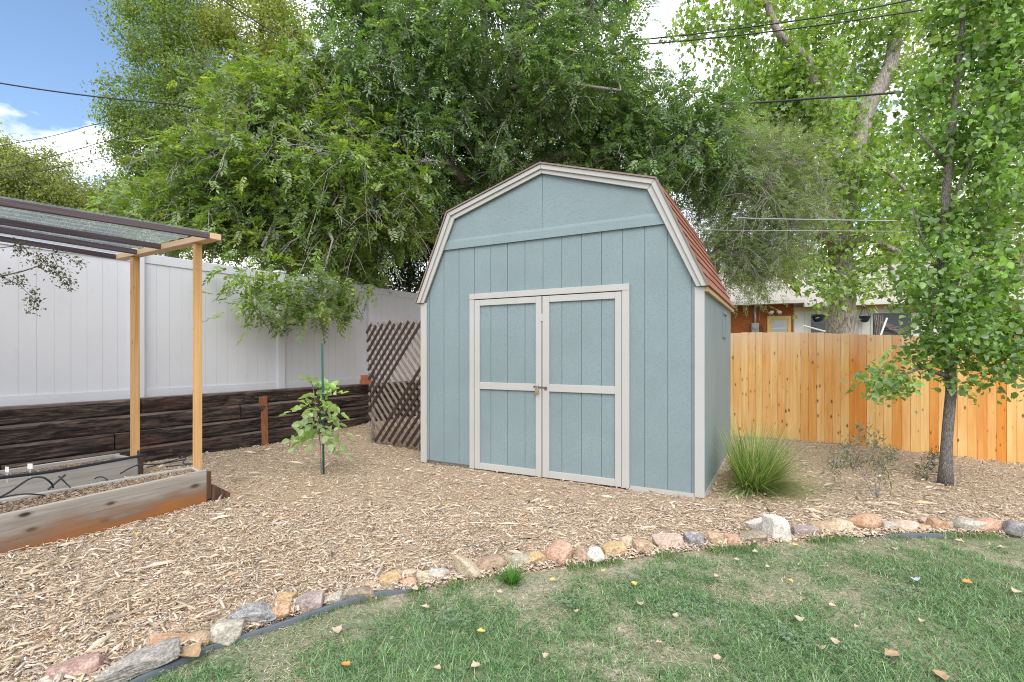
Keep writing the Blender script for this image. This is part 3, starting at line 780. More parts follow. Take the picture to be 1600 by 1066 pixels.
N0, N1 = Vector((-2.545, 4.20)), Vector((-3.52, 2.0))       # near board, right end to left end
F0, F1 = Vector((-2.74, 4.385)), Vector((-4.09, 2.42))      # far board
B0, B1 = Vector((-3.60, 4.86)), Vector((-4.60, 2.65))
G0, G1 = Vector((-3.93, 5.03)), Vector((-5.0, 3.22))
def board(nm, p, q, z0, z1, th, m, parent, flip=1):
    """plank whose near face runs q->p; its length is local x"""
    d = (p - q); a = math.atan2(d.y, d.x); mb = MB(); mb.box(0, d.length, 0, th * flip, 0, z1 - z0) if flip > 0 else mb.box(0, d.length, -th, 0, 0, z1 - z0)
    return mb.build(nm, m, parent, (q.x - parent.location.x, q.y - parent.location.y, z0), a, bevel=.004)
for nm, a0, a1, c0, c1, zb, zt, mt, lab in (
        ('planter_bed', N0, N1, F0, F1, -.02, .27, BED, 'nearest low planter bed of weathered planks with rusty stained foot'),
        ('planter_bed', B0, B1, G0, G1, -.02, .25, BEDGREY, 'grey plank planter bed between the nearer bed and the timber wall')):
    rt = empty(nm, (a0.x, a0.y, 0), 0, lab, 'planter', 'raised planter beds')
    board('side_board', a0, a1, zb, zt, .038, mt, rt)
    board('side_board', c0, c1, zb, zt - .004, .036, BEDGREY, rt, -1)
    e0, e1 = a0 + (a1 - a0).normalized() * .02, c0 + (c1 - c0).normalized() * .02
    dd = (e1 - e0).normalized()
    board('end_board', e1 - dd * .041, e0 + dd * .041, zb, zt - .008, .036, BEDGREY, rt)
    l0, l1 = a1, c1
    dd = (l1 - l0).normalized(); board('end_board', l1 - dd * .04, l0 + dd * .04, zb, zt - .008, .036, BEDGREY, rt, -1)
    mb = MB(); q = a0 + (a0 - a1).normalized() * .002; an = math.atan2((a0 - a1).y, (a0 - a1).x)
    mb.box(.001, .045, .004, .075, 0.02, zt - .02); mb.build('corner_post', BEDDARK, rt, (0, 0, 0), an, bevel=.004)
    if mt is BED:
        mb = MB(); mb.hexa([(.047, -.02, -.02), (.19, -.035, -.02), (.19, .06, -.02), (.047, .08, -.02), (.047, -.02, .14), (.19, -.035, .035), (.19, .06, .035), (.047, .08, .14)])
        mb.build('kick_block', BEDDARK, rt, (0, 0, 0), an, bevel=.006)
    zs = zt - (.035 if mt is BED else .05)
    mb = MB(); up = [a0, a1, c1, c0]; cen = sum(up, Vector((0, 0))) / 4
    mb.add([(p.x - rt.location.x + (cen - p).normalized().x * .03, p.y - rt.location.y + (cen - p).normalized().y * .03, zs) for p in up], [(0, 3, 2, 1)])
    mb.build('soil', mulch_m, rt)
    def inbed(n, a0=a0, a1=a1, c0=c0, c1=c1, zs=zs, rt=rt):
        s, t = rng.random(n) * .97 + .015, .1 + rng.random(n) * .8
        A = np.array(a0)[None] * (1 - s[:, None]) + np.array(a1)[None] * s[:, None]; B = np.array(c0)[None] * (1 - s[:, None]) + np.array(c1)[None] * s[:, None]
        P = A * (1 - t[:, None]) + B * t[:, None]
        return np.stack([P[:, 0] - rt.location.x, P[:, 1] - rt.location.y, np.full(n, zs)], 1)
    V, Fc, cl_ = chips(9000, inbed, (.008, .032), .016, .3, [(.36, .275, .20), (.25, .185, .135), (.12, .09, .07), (.48, .39, .30)], [.3, .35, .2, .15])
    npmesh('bark_cover', V, Fc, CHIP, cl_, rt)['kind'] = 'stuff'

# irrigation
def hose(pts, r, label, n=8, sub=6):
    P = [Vector(p) for p in pts]; Q = []
    for i in range(len(P) - 1):
        p0, p1, p2, p3 = P[max(i - 1, 0)], P[i], P[i + 1], P[min(i + 2, len(P) - 1)]
        for k in range(sub):
            t = k / sub
            Q.append(.5 * ((2 * p1) + (p2 - p0) * t + (2 * p0 - 5 * p1 + 4 * p2 - p3) * t * t + (3 * p1 - p0 - 3 * p2 + p3) * t ** 3))
    Q.append(P[-1]); o = Q[0].copy(); mb = MB(); mb.tube([q - o for q in Q], r, n)
    return tag(mb.build('irrigation_hose', POLY, None, o, sm=True), label, 'hose', 'drip irrigation tubing')
hose([at(228, 711, 4.80), at(150, 725, 4.40), at(80, 737, 4.05), at(0, 747, 3.72), at(-120, 765, 3.2)], .013, 'thick straight black irrigation pipe along the top of the grey plank bed')
hose([at(-30, 790, 3.05), at(10, 772, 3.2), at(45, 749, 3.35), at(66, 746, 3.4), at(80, 755, 3.45), at(83, 762, 3.5)], .006, 'thin black irrigation tube arching up out of the nearest bed')
hose([at(-20, 782, 3.25), at(38, 772, 3.40), at(95, 775, 3.6), at(150, 764, 3.95), at(168, 752, 4.1), at(158, 745, 4.12), at(148, 748, 4.08)], .005, 'thin black drip tube curling over the bark of the nearest bed')
hose([at(188, 740, 4.5), at(215, 727, 4.55), at(250, 725, 4.5), at(290, 718, 4.55)], .006, 'thin black tube lying between the two beds near the right post')
hose([at(230, 731, 4.55), at(262, 722, 4.5), at(290, 715, 4.5), at(286, 724, 4.4), at(302, 725, 4.38), at(260, 729, 4.38)], .005, 'looped black tube end beside the right pergola post')
hose([at(75, 765, 3.5), at(90, 752, 3.55), at(102, 742, 3.6)], .007, 'short black riser stub standing in the nearest bed')
hose([at(92, 744, 3.58), at(104, 756, 3.6), at(110, 762, 3.6)], .005, 'thin black drip stake crossing the short riser stub')
hose([at(216, 704, 4.80), at(217, 728, 4.77), at(217, 740, 4.7)], .010, 'upright black pipe at the right end of the grey bed')
for u, v, Y in ((11, 733, 3.95), (47, 728, 4.1)):
    p = at(u, v, Y); t = empty('plant_tag', (p.x, p.y, p.z - .05), R(-12 if u < 20 else 5), 'white plant tag at the frame edge of the grey bed, left of the other tag' if u < 20 else 'white plant tag in the grey bed, right of the other tag', 'plant tag', 'white plant tags')
    mb = MB(); mb.box(-.019, .019, -.001, .001, .025, .068); mb.build('tag_face', WHITEP, t); mb = MB(); mb.box(-.002, .002, -.001, .001, -.06, .0245); mb.build('tag_stem', WHITEP, t)

# ------------------------------------------------------------------ pergola over the beds
PR, PL = Vector((-2.704, 4.33)), Vector((-3.69, 4.93)); pd = (PR - PL).normalized(); PA = math.atan2(pd.y, pd.x)
pg = empty('pergola', (PL.x, PL.y, 0), PA, 'small lean-to frame of new pine posts and dark rafters over the planter beds', 'pergola')
pw = lambda s, t: (PL.x + pd.x * s - pd.y * t, PL.y + pd.y * s + pd.x * t)
def ploc(p): d = Vector((p[0], p[1])) - PL; return (d.dot(pd), d.dot(Vector((-pd.y, pd.x))), p[2])
span = (PR - PL).length
for s, zb, w in ((0, .15, .030), (span, .15, .0265)):
    mb = MB(); mb.box(s - w, s + w, -w, w, zb, 2.185); mb.build('post', PINE, pg, bevel=.003)
s0, s1 = -.346, span + .288
mb = MB(); mb.box(s0, s1, -.045, .045, 2.187, 2.236); mb.build('cross_beam', PINEX, pg, bevel=.003)
slopes = [(.0, .016), (.333, .0), (.58, -.018), (1.0, -.043)]
edge_s = []
for fr, sl_ in zip((0.015, .27, .53, .985), (.016, .006, -.014, -.043)):
    s = s0 + (s1 - s0) * fr; p = Vector((*pw(s, -.046), 2.212)); q = p + Vector((-.4757, -.8796, sl_ )) * 2.75
    a = Vector(ploc(p)); b = Vector(ploc(q)); d = b - a
    mb = MB(); mb.box(0, d.length, -.020, .020, -.022, .022)
    rf = mb.build('rafter', RAFTER, pg, a, rot=(0, -math.asin(d.z / d.length), math.atan2(d.y, d.x)), bevel=.003); edge_s.append((a, b))
a, b = edge_s[0][1], edge_s[-1][1]
mb = MB(); mb.beam(a - (b - a).normalized() * .1 + Vector((0, 0, -.052)), b + (b - a).normalized() * .1 + Vector((0, 0, -.052)), .09, .05); mb.build('cross_beam', PINEX, pg)
for p in (a, b):
    mb = MB(); mb.box(p.x - .038, p.x + .038, p.y - .038, p.y + .038, 0, p.z - .078); mb.build('post', PINE, pg)
gp = Mat('clear_sheet', .18, .5)
tr = gp.new('ShaderNodeBsdfTransparent'); tr.inputs['Color'].default_value = (.93, .95, .97, 1)
tl_ = gp.new('ShaderNodeBsdfTranslucent'); tl_.inputs['Color'].default_value = (.62, .68, .74, 1)
mt_ = gp.new('ShaderNodeMixShader'); mt_.inputs[0].default_value = .35; gp.t.links.new(gp.b.outputs[0], mt_.inputs[1]); gp.t.links.new(tl_.outputs[0], mt_.inputs[2])
mx_ = gp.new('ShaderNodeMixShader'); _n = gp.noise(gp.coord((3, 3, 3)), 1, 3)
gp.put(mx_.inputs[0], gp.ramp(_n, [(.3, .22), (.7, .34)])); gp.b.inputs['Base Color'].default_value = (.42, .46, .50, 1)
gp.t.links.new(tr.outputs[0], mx_.inputs[1]); gp.t.links.new(mt_.outputs[0], mx_.inputs[2]); gp.t.links.new(mx_.outputs[0], gp.out.inputs['Surface'])
(a0, b0), (a3, b3) = edge_s[0], edge_s[-1]
nr = 60; V = []
for i in range(nr + 1):
    t = i / nr; p = a0.lerp(a3, t); q = b0.lerp(b3, t); w = .008 * math.sin(t * 70) + .0300
    V += [(p.x, p.y + .0, p.z + w), (q.x, q.y, q.z + w), (p.x, p.y, p.z + w + .0018), (q.x, q.y, q.z + w + .0018)]
Fq = []
for i in range(nr):
    k = 4 * i; Fq += [(k, k + 1, k + 5, k + 4), (k + 2, k + 6, k + 7, k + 3)]
npmesh('roof_sheet', np.array(V), np.array(Fq), gp.m, None, pg)

# ------------------------------------------------------------------ cedar fence at the back
CA = math.atan2(fd.y, fd.x)
cf = empty('cedar_fence', (fP.x, fP.y, 0), CA, 'honey coloured cedar board fence behind the shed and pear tree', 'fence')
mb = MB(); t = -6.6
while t < 4.6:
    w = .099 + random.uniform(-.006, .006)
    zt = 1.557 - .052 * max(0, t) - .015 * max(0, t - 1.5) + random.uniform(-.006, .006)
    zb = float(gz(fP.x + fd.x * t, fP.y + fd.y * t)) - .03
    dy = random.uniform(-.003, .003); tl = random.uniform(-.0012, .0012)
    mb.hexa([(t, dy, zb), (t + w - .003, dy, zb), (t + w - .003, dy + .017, zb), (t, dy + .017, zb), (t + tl, dy, zt), (t + w - .003 + tl, dy, zt), (t + w - .003 + tl, dy + .017, zt), (t + tl, dy + .017, zt)])
    t += w
mb.build('board_panel', CEDAR, cf, bevel=.002)
for z in (.3, .85, 1.35):
    mb = MB(); mb.hexa([(-6.6, .022, z), (4.6, .022, z - .24), (4.6, .06, z - .24), (-6.6, .06, z), (-6.6, .022, z + .09), (4.6, .022, z - .15), (4.6, .06, z - .15), (-6.6, .06, z + .09)]); mb.build('fence_rail', PINEX, cf)
for k in range(6):
    t = -6.4 + k * 2.15; mb = MB(); mb.box(t, t + .09, .062, .15, -.3, 1.40 - .05 * max(0, t)); mb.build('fence_post', PINE, cf)

# ------------------------------------------------------------------ border stones
def m_stone(name, c1, c2, vein=None, band=0):
    g = Mat(name, .85, .25)
    co = g.coord(kind='Object')
    n = g.noise(co, 14, 6, .62, .6); n3 = g.noise(co, 90, 3)
    if band:
        n = g.noise(g.coord((6, 10, band)), 3.0, 5, .6, .5)
    c = g.ramp(n, [(.38, c2), (.58, c1)])
    c = g.mix(g.ramp(n3, [(.40, .6), (.54, 0.)]), c, tuple(x * .55 for x in c2))
    if vein:
        v = g.noise(g.coord((5, 5, 20)), 2.2, 5, .6, 2.2)
        c = g.mix(g.ramp(v, [(.50, 0.), (.545, .9), (.59, 0.)]), c, vein)
    g.bump(g.math('ADD', n, g.math('MULTIPLY', n3, .4)), .9, .012)
    return g.col(c)
def m_stone2(n, a, b, v=None, k=0):
    q = lambda c, t: tuple(x + (y - x) * t for x, y in zip(c, (.56, .49, .40)))
    return m_stone(n, q(a, .38), q(b, .22), v, k)
SM = {
 'granite': m_stone2('pink_granite', (.44, .27, .24), (.27, .12, .11)), 'slate': m_stone2('layered_slate', (.34, .335, .33), (.19, .19, .195), None, 40),
 'orange': m_stone2('orange_sandstone', (.60, .34, .20), (.40, .19, .09)), 'tan': m_stone2('tan_sandstone', (.56, .39, .23), (.36, .23, .13)),
 'grey': m_stone2('pale_grey_stone', (.52, .50, .44), (.34, .33, .28)), 'blue': m_stone2('blue_grey_gneiss', (.24, .26, .31), (.10, .11, .135), (.50, .50, .52)),
 'yellow': m_stone2('yellow_sandstone', (.64, .44, .22), (.45, .27, .10)), 'purple': m_stone2('purple_grey_stone', (.36, .28, .29), (.22, .165, .18)),
 'olive': m_stone2('olive_brown_stone', (.30, .235, .165), (.15, .12, .085)), 'salmon': m_stone2('salmon_stone', (.62, .34, .23), (.46, .23, .16)),
 'cream': m_stone2('cream_limestone', (.68, .57, .43), (.50, .39, .26)), 'pale': m_stone2('pale_boulder', (.58, .565, .53), (.43, .42, .40)),
 'brown': m_stone2('brown_sandstone', (.40, .26, .165), (.26, .155, .10)), 'pink': m_stone2('pale_pink_stone', (.64, .49, .40), (.47, .32, .26)),
 'green': m_stone2('greenish_stone', (.46, .44, .32), (.32, .30, .22)), 'white': m_stone2('white_quartz', (.80, .79, .75), (.62, .60, .56)),
 'violet': m_stone2('blue_violet_slate', (.24, .24, .31), (.13, .13, .18))}
def ico(sub):
    t = (1 + 5 ** .5) / 2
    V = [Vector(v).normalized() for v in [(-1, t, 0), (1, t, 0), (-1, -t, 0), (1, -t, 0), (0, -1, t), (0, 1, t), (0, -1, -t), (0, 1, -t), (t, 0, -1), (t, 0, 1), (-t, 0, -1), (-t, 0, 1)]]
    Fc = [(0, 11, 5), (0, 5, 1), (0, 1, 7), (0, 7, 10), (0, 10, 11), (1, 5, 9), (5, 11, 4), (11, 10, 2), (10, 7, 6), (7, 1, 8), (3, 9, 4), (3, 4, 2), (3, 2, 6), (3, 6, 8), (3, 8, 9), (4, 9, 5), (2, 4, 11), (6, 2, 10), (8, 6, 7), (9, 8, 1)]
    for _ in range(sub):
        mid = {}; G = []
        def m(a, b):
            k = (min(a, b), max(a, b))
            if k not in mid: V.append((V[a] + V[b]).normalized()); mid[k] = len(V) - 1
            return mid[k]
        for a, b, c in Fc:
            x, y, z = m(a, b), m(b, c), m(c, a); G += [(a, x, z), (b, y, x), (c, z, y), (x, y, z)]
        Fc = G
    return V, Fc
ICO = ico(4)
def rock(name, w, d, h, mat_, loc, rz, rnd, seed, tilt=(0, 0), label=None, group=None):
    """a stone cut by random planes; rnd: 0 angular .. 1 rounded"""
    rs = random.Random(seed)
    pl = []
    npl = 9 if rnd < .5 else 22
    if rnd < .5:
        for ax in range(3):
            for sg in (-1, 1):
                n = Vector((rs.gauss(0, .22), rs.gauss(0, .22), rs.gauss(0, .18))); n[ax] += sg; pl.append((n.normalized(), rs.uniform(.70, .86)))
    for _ in range(npl):
        n = Vector((rs.gauss(0, 1), rs.gauss(0, 1), rs.gauss(0, 1))).normalized(); pl.append((n, rs.uniform(.80, 1.08) if rnd < .5 else rs.uniform(.72, .97)))
    pl += [(Vector((0, 0, 1)), .78 + .2 * rnd), (Vector((0, 0, -1)), .8)]
    V = []
    p = 60 if rnd < .5 else 9
    for v in ICO[0]:
        s = 0
        for n, q in pl:
            k = n.dot(v)
            if k > .02: s += (k / q) ** p
        r = min(1.3, s ** (-1 / p)) if s > 0 else 1.1
        q = v * r
        q += v * (.028 * noise.noise(v * 2.2 + Vector((seed * 3.1, 0, 0))) + .026 * noise.noise(v * 6 + Vector((seed, 3, 0))) + .012 * noise.noise(v * 15 + Vector((seed, 9, 0)))) * (1.2 - .6 * rnd)
        V.append((q.x * w / 2, q.y * d / 2, q.z * h / 2))
    me = bpy.data.meshes.new(name); me.from_pydata(V, [], ICO[1]); me.update()
    me.polygons.foreach_set('use_smooth', [True] * len(ICO[1]))
    o = link(name, me, mat_, None, loc); o.rotation_euler = (tilt[0], tilt[1], rz)
    return tag(o, label, 'stone', group)
ST = [  # u0, u1, v0, v1, material, roundness, roll in the picture (deg), label
 (84, 161, 1030, 1078, 'granite', .2, 12, 'pinkish red granite stone at the near left end of the stone row'),
 (160, 273, 1008, 1064, 'slate', .1, 14, 'long grey layered stone slab beside the pinkish red granite'),
 (232, 299, 984, 1023, 'orange', .2, -6, 'orange sandstone chunk behind the long grey slab'),
 (286, 334, 984, 1011, 'tan', .3, -5, 'tan brown stone between the orange chunk and the pale grey square stone'),
 (330, 381, 957, 1007, 'grey', .1, -15, 'pale grey square stone next to the dark blue veined one'),
 (354, 430, 939, 983, 'blue', .1, 4, 'dark blue grey stone with white veins near the left end of the row'),
 (427, 466, 924, 944, 'yellow', .4, 0, 'rough yellow orange stone behind the orange oval one'),
 (419, 457, 939, 969, 'orange', .6, 16, 'orange tan oval stone touching the dark blue veined stone'),
 (459, 509, 920, 957, 'purple', .4, 8, 'purple grey stone beside the orange tan oval'),
 (505, 536, 925, 946, 'grey', .3, 10, 'small beige grey stone right of the purple grey one'),
 (534, 591, 916, 938, 'olive', .2, -4, 'low olive brown stone along the slate coloured edging'),
 (557, 593, 904, 922, 'tan', .2, 8, 'flat tan stone lying behind the olive brown stone'),
 (593, 627, 888, 918, 'yellow', .2, 14, 'mustard yellow upright stone left of the round salmon one'),
 (593, 619, 914, 927, 'olive', .5, 0, 'tiny dark flat stone at the foot of the mustard yellow stone'),
 (625, 652, 899, 919, 'salmon', .8, 0, 'small round salmon orange stone'),
 (628, 654, 888, 903, 'cream', .3, 0, 'small cream stone peeping over the round salmon one'),
 (649, 673, 889, 915, 'cream', .2, -4, 'cream block shaped stone left of the light grey oval pebble'),
 (669, 705, 884, 906, 'pale', .95, 6, 'smooth light grey oval pebble'),
 (707, 749, 857, 904, 'cream', .8, -32, 'large cream oblong stone tipped up on end'),
 (740, 793, 862, 895, 'brown', .4, 4, 'rough brown stone right of the tipped cream oblong'),
 (791, 833, 862, 889, 'green', .2, -10, 'greenish grey stone behind the bright grass tuft'),
 (818, 836, 866, 886, 'grey', .2, 0, 'small grey wedge right of the greenish stone'),
 (823, 853, 856, 887, 'yellow', .2, -25, 'narrow cream yellow stone leaning on the big salmon pink one'),
 (848, 897, 842, 885, 'salmon', .5, 22, 'big salmon pink stone tilted up to the right'),
 (895, 922, 853, 879, 'brown', .6, 0, 'round rust brown stone beside the big salmon pink one'),
 (919, 946, 852, 880, 'white', .5, -12, 'whitish stone between the rust brown and the large yellow cream stones'),
 (934, 981, 841, 871, 'yellow', .3, 12, 'large yellow cream stone with a pointed top'),
 (965, 991, 835, 859, 'cream', .3, 5, 'small cream stone tucked behind the large yellow cream one'),
 (988, 1019, 839, 867, 'tan', .1, -10, 'tan block stone left of the wide pale pink one'),
 (1015, 1073, 828, 860, 'pink', .3, -6, 'wide pale pink stone left of the dark blue grey chunk'),
 (1068, 1101, 826, 857, 'blue', .3, 10, 'dark blue grey chunk in the middle of the row'),
 (1100, 1135, 825, 854, 'tan', .2, -12, 'orange tan stone just right of the dark blue grey chunk'),
 (1130, 1156, 831, 854, 'salmon', .3, -22, 'peach coloured stone sloping down beside the layered grey brown one'),
 (1150, 1199, 826, 850, 'olive', .1, 3, 'flat grey brown layered stone left of the big white quartz'),
 (1167, 1206, 807, 830, 'white', .4, 10, 'flat white stone lying behind the big white quartz'),
 (1195, 1235, 795, 846, 'white', .3, 0, 'big upright white quartz rock'),
 (1233, 1281, 816, 841, 'purple', .3, -3, 'flat pinkish grey stone right of the big white quartz'),
 (1263, 1311, 812, 835, 'tan', .3, 4, 'long tan stone between the pinkish grey and the big orange brown stones'),
 (1297, 1333, 806, 833, 'cream', .2, -18, 'small cream stone left of the big orange brown oval'),
 (1325, 1381, 797, 831, 'orange', .7, -4, 'big orange brown oval boulder'),
 (1376, 1400, 811, 832, 'grey', .3, 0, 'small grey stone at the right foot of the orange brown boulder'),
 (1393, 1428, 809, 832, 'pink', .8, 0, 'pale pink round stone right of the big orange brown boulder'),
 (1422, 1454, 816, 833, 'yellow', .3, 4, 'flat mustard stone between the pale pink round one and the orange wedge'),
 (1432, 1456, 804, 819, 'pink', .4, 0, 'small pale pink stone behind the flat mustard one'),
 (1452, 1478, 806, 832, 'orange', .2, -28, 'orange wedge stone left of the tiny pink round one'),
 (1470, 1491, 812, 829, 'pink', .9, 0, 'tiny pink round stone beside the grey green block'),
 (1487, 1538, 805, 833, 'grey', .1, -6, 'grey green block stone near the right end of the row'),
 (1521, 1567, 806, 834, 'salmon', .8, -5, 'smooth peach orange stone right of the grey green block'),
 (1564, 1618, 809, 838, 'violet', .3, -10, 'slate blue violet stone at the right end of the row'),
]
for i, (u0, u1, v0, v1, mt, rn, roll, lab) in enumerate(ST):
    x, y = gnd((u0 + u1) / 2, min(v1, 1066)); sc = y / F
    w = (u1 - u0) * sc; H = (v1 - v0) * sc
    k = (EYE) / y; cs, sn = 1 / math.hypot(1, k), k / math.hypot(1, k)
    d = min(w * .85, H * 1.1)
    h = max(.035, (H * (1 + .0) - d * k * .62))
    kk = 1.0 if rn < .5 else 1.12
    h *= 1.22 * kk; w *= 1.07 * kk; d *= 1.05
    if 'tipped up on end' in lab: w, h, roll = w * 1.25, h * .72, -62
    rr = R(roll)
    a = math.atan2(float(edge_y(x + .1) - edge_y(x - .1)), .2) * .5
    rock('border_stone', w, d, h, SM[mt], (x * (1 + d * .42 / y), y + d * .42, h * .25), a, rn, i + 3, (random.uniform(-.12, .12), -rr * .8), lab, 'stones edging the lawn')

# lawn edging strip, half buried
epx = [(150, 1105), (215, 1066), (285, 1033), (340, 1008), (400, 988), (465, 967), (530, 946), (600, 928), (640, 921), (700, 912), (760, 905), (850, 892), (960, 878), (1060, 865), (1150, 856), (1230, 848), (1300, 842), (1390, 837), (1480, 837), (1600, 840), (1800, 856)]
EP = [Vector((*gnd(u, v), 0)) for u, v in epx]
mb = MB(); Q = []
for p, q in zip(EP[:-1], EP[1:]):
    for k in range(5): Q.append(p.lerp(q, k / 5))
V = []; hgt = lambda s: .016 + .014 * noise.noise(Vector((s * 1.1, 3, 0)))
for i, p in enumerate(Q):
    d = (Q[min(i + 1, len(Q) - 1)] - Q[max(i - 1, 0)]).normalized(); n = Vector((-d.y, d.x, 0)) * .009; z = hgt(p.x * 2) - .034 * float(smooth(-.75, -.35, p.x) * (1 - smooth(2.45, 2.6, p.x) * (1 - smooth(2.9, 3.05, p.x)))) 
    for s, zz in ((1, -.06), (1, z - .004), (.6, z), (-.6, z), (-1, z - .004), (-1, -.06)): V.append(p + n * s + Vector((0, 0, zz)))
m = len(Q)
mb.add(V, [(i * 6 + j, i * 6 + j + 1, (i + 1) * 6 + j + 1, (i + 1) * 6 + j) for i in range(m - 1) for j in range(5)], .5)
tag(mb.build('lawn_edging', EDGING, sm=True), 'slate blue plastic edging strip between the stones and the lawn', 'edging')

# ------------------------------------------------------------------ wood chips over the whole bed
def on_mulch(n, wide=False):
    y = np.concatenate([rng.uniform(1.2, 4.2, int(n * .58)), rng.uniform(4.2, 9.8, n - int(n * .58))])
    x = (rng.random(len(y)) * 2 - 1) * (1.12 * y + .3)
    if wide:      # the bed goes on past both edges of the picture
        x = rng.uniform(-6, 8.5, len(y)); y = rng.uniform(.6, 7.5, len(y)); k = np.abs(x) > 1.12 * y + .25; x, y = x[k], y[k]
    ok = (y > np.interp(x, EDGE[:, 0], EDGE[:, 1]) - .02) & (x > -8.1 + .628 * y + .3)
    ok &= (x - fP.x) * -fd.y + (y - fP.y) * fd.x < -.01
    s, t = shed_local(np.stack([x, y], 1)); ok &= ~((s > .02) & (s < 3.02) & (t > .03) & (t < 2.44))
    def inside(p, q, r, s_):
        P = [p, q, r, s_]; sg = []
        for a, b in zip(P, P[1:] + P[:1]): sg.append((b.x - a.x) * (y - a.y) - (b.y - a.y) * (x - a.x) > 0)
        return np.all(sg, 0) | np.all(~np.array(sg), 0)
    ok &= ~inside(N0, N1, F1, F0) & ~inside(B0, B1, G1, G0)
    x, y = x[ok], y[ok]
    return np.stack([x, y, gz(x, y) - .016], 1)
def by_stones(n):
    x = rng.uniform(-2.2, 3.8, n); y = np.interp(x, EDGE[:, 0], EDGE[:, 1]) + np.abs(rng.normal(.03, .07, n)) - .015
    return np.stack([x, y, gz(x, y) - .008], 1)
parts = [chips(230000, on_mulch, (.007, .026), .018, .20, CHIPC, CHIPW, .0018), chips(26000, on_mulch, (.03, .075), .024, .16, CHIPC, [.36, .24, .08, .04, .16, .09, .03], .002, (.06, .2)), chips(1500, on_mulch, (.08, .17), .026, .10, CHIPC, [.3, .24, .1, .06, .16, .12, .02], .003, (.05, .13)), chips(9000, by_stones, (.015, .05), .03, .35, CHIPC, CHIPW), chips(150000, lambda n: on_mulch(n, True), (.018, .06), .022, .18, CHIPC, CHIPW)]
off = 0; VV = []; F4 = []; F5 = []; CC = []
for V, Fc, cl_ in parts: VV.append(V); F4.append(Fc[0] + off); F5.append(Fc[1] + off); CC.append(cl_); off += len(V)
tag(npmesh('wood_chips', np.vstack(VV), [np.vstack(F4), np.vstack(F5)], CHIP, np.vstack(CC)), 'loose tan and grey wood chip mulch covering the bed', 'wood chips', kind='stuff')

# ------------------------------------------------------------------ lawn grass
def nfield(x, y, s, o=0): return np.array([noise.noise(Vector((a * s, b * s, o))) for a, b in zip(x, y)])
def blades(P, L, W, yaw, lean, colr, segs=3, curl=.6):
    n = len(P); t = np.linspace(0, 1, segs + 1); D = np.stack([np.cos(yaw), np.sin(yaw)], 1); S = np.stack([-np.sin(yaw), np.cos(yaw)], 1)
    rows = []
    for i, tt in enumerate(t):
        ang = lean + curl * tt * lean.clip(.2, 2)
        # integrate the arc
        hx = L * tt * np.sin(lean + .5 * (ang - lean)); hz = L * tt * np.cos(lean + .5 * (ang - lean))
        c = P + np.stack([D[:, 0] * hx, D[:, 1] * hx, hz], 1)
        w = W * (1 - tt ** 1.6)
        if i < segs:
            for sg in (-.5, .5): rows.append(c + np.stack([S[:, 0] * w * sg, S[:, 1] * w * sg, np.zeros(n)], 1))
        else: rows.append(c)
    V = np.stack(rows, 1); k = V.shape[1]; b = (np.arange(n) * k)[:, None, None]
    q = np.array([(2 * i, 2 * i + 1, 2 * i + 3, 2 * i + 2) for i in range(segs - 1)]); tr = np.array([(2 * segs - 2, 2 * segs - 1, 2 * segs)])
    return V.reshape(-1, 3), [(b + q[None]).reshape(-1, 4), (b + tr[None]).reshape(-1, 3)], np.repeat(colr, k, 0)
n = 330000
y = 1.15 + 2.6 * rng.random(n) ** .9; x = (rng.random(n) * 2 - 1) * (1.12 * y + .25); ok = y < np.interp(x, EDGE[:, 0], EDGE[:, 1]) - .015
x, y = x[ok], y[ok]
gx_, gy_ = np.meshgrid(np.linspace(-5, 5, 260), np.linspace(1, 4, 110))
def grid_noise(s, o): return np.array([noise.noise(Vector((a * s, b * s, o))) for a, b in zip(gx_.ravel(), gy_.ravel())]).reshape(gx_.shape)
GN = grid_noise(1.7, 2.) * .6 + grid_noise(4.5, 5.) * .55 + grid_noise(11, 8.) * .35
def look(x, y):
    i = np.clip(((y - 1) / 3 * 109).astype(int), 0, 109); j = np.clip(((x + 5) / 10 * 259).astype(int), 0, 259); return GN[i, j]
dist = np.interp(x, EDGE[:, 0], EDGE[:, 1]) - y
lush = look(x, y) + .25 * smooth(.1, .9, dist) - .30 * smooth(.35, .0, dist) + .20 * smooth(.8, 2.6, x) * smooth(.2, .8, dist) - .02
ok = rng.random(len(x)) < .30 + .70 * smooth(-.35, .2, lush); x, y, lush, dist = x[ok], y[ok], lush[ok], dist[ok]; n = len(x)
dry = rng.random(n) > .28 + .60 * smooth(-.35, .25, lush)
gcol = pal(n, [(.13, .265, .085), (.175, .32, .115), (.075, .16, .06), (.30, .42, .23), (.165, .30, .175)], None, .32)
dcol = pal(n, [(.52, .47, .37), (.40, .35, .26), (.62, .58, .49), (.34, .35, .24), (.48, .46, .39)], None, .25)
colr = np.where(dry[:, None], dcol, gcol)
L = np.where(dry, .030, .030 + .016 * smooth(-.2, .5, lush)) * rng.uniform(.6, 1.5, n); Wd = rng.uniform(.0016, .0042, n)
lean = np.where(dry, rng.uniform(1.0, 1.57, n), rng.uniform(.55, 1.55, n))
V, Fc, cl_ = blades(np.stack([x, y, np.full(n, -.013)], 1), L, Wd, rng.uniform(0, 2 * np.pi, n), lean, colr, 3)
tag(npmesh('grass', V, Fc, GRASSM, cl_), 'short patchy lawn grass with dry thatch', 'grass', kind='stuff')
x = rng.uniform(-1.9, 4.2, 26000); k = nfield(x, x * 0, 3.1, 4) + .5 * nfield(x, x * 0, 9, 2) > -.02; x = x[k]; n = len(x)
y = np.interp(x, EDGE[:, 0], EDGE[:, 1]) - np.abs(rng.normal(.0, .05, n)) + .012
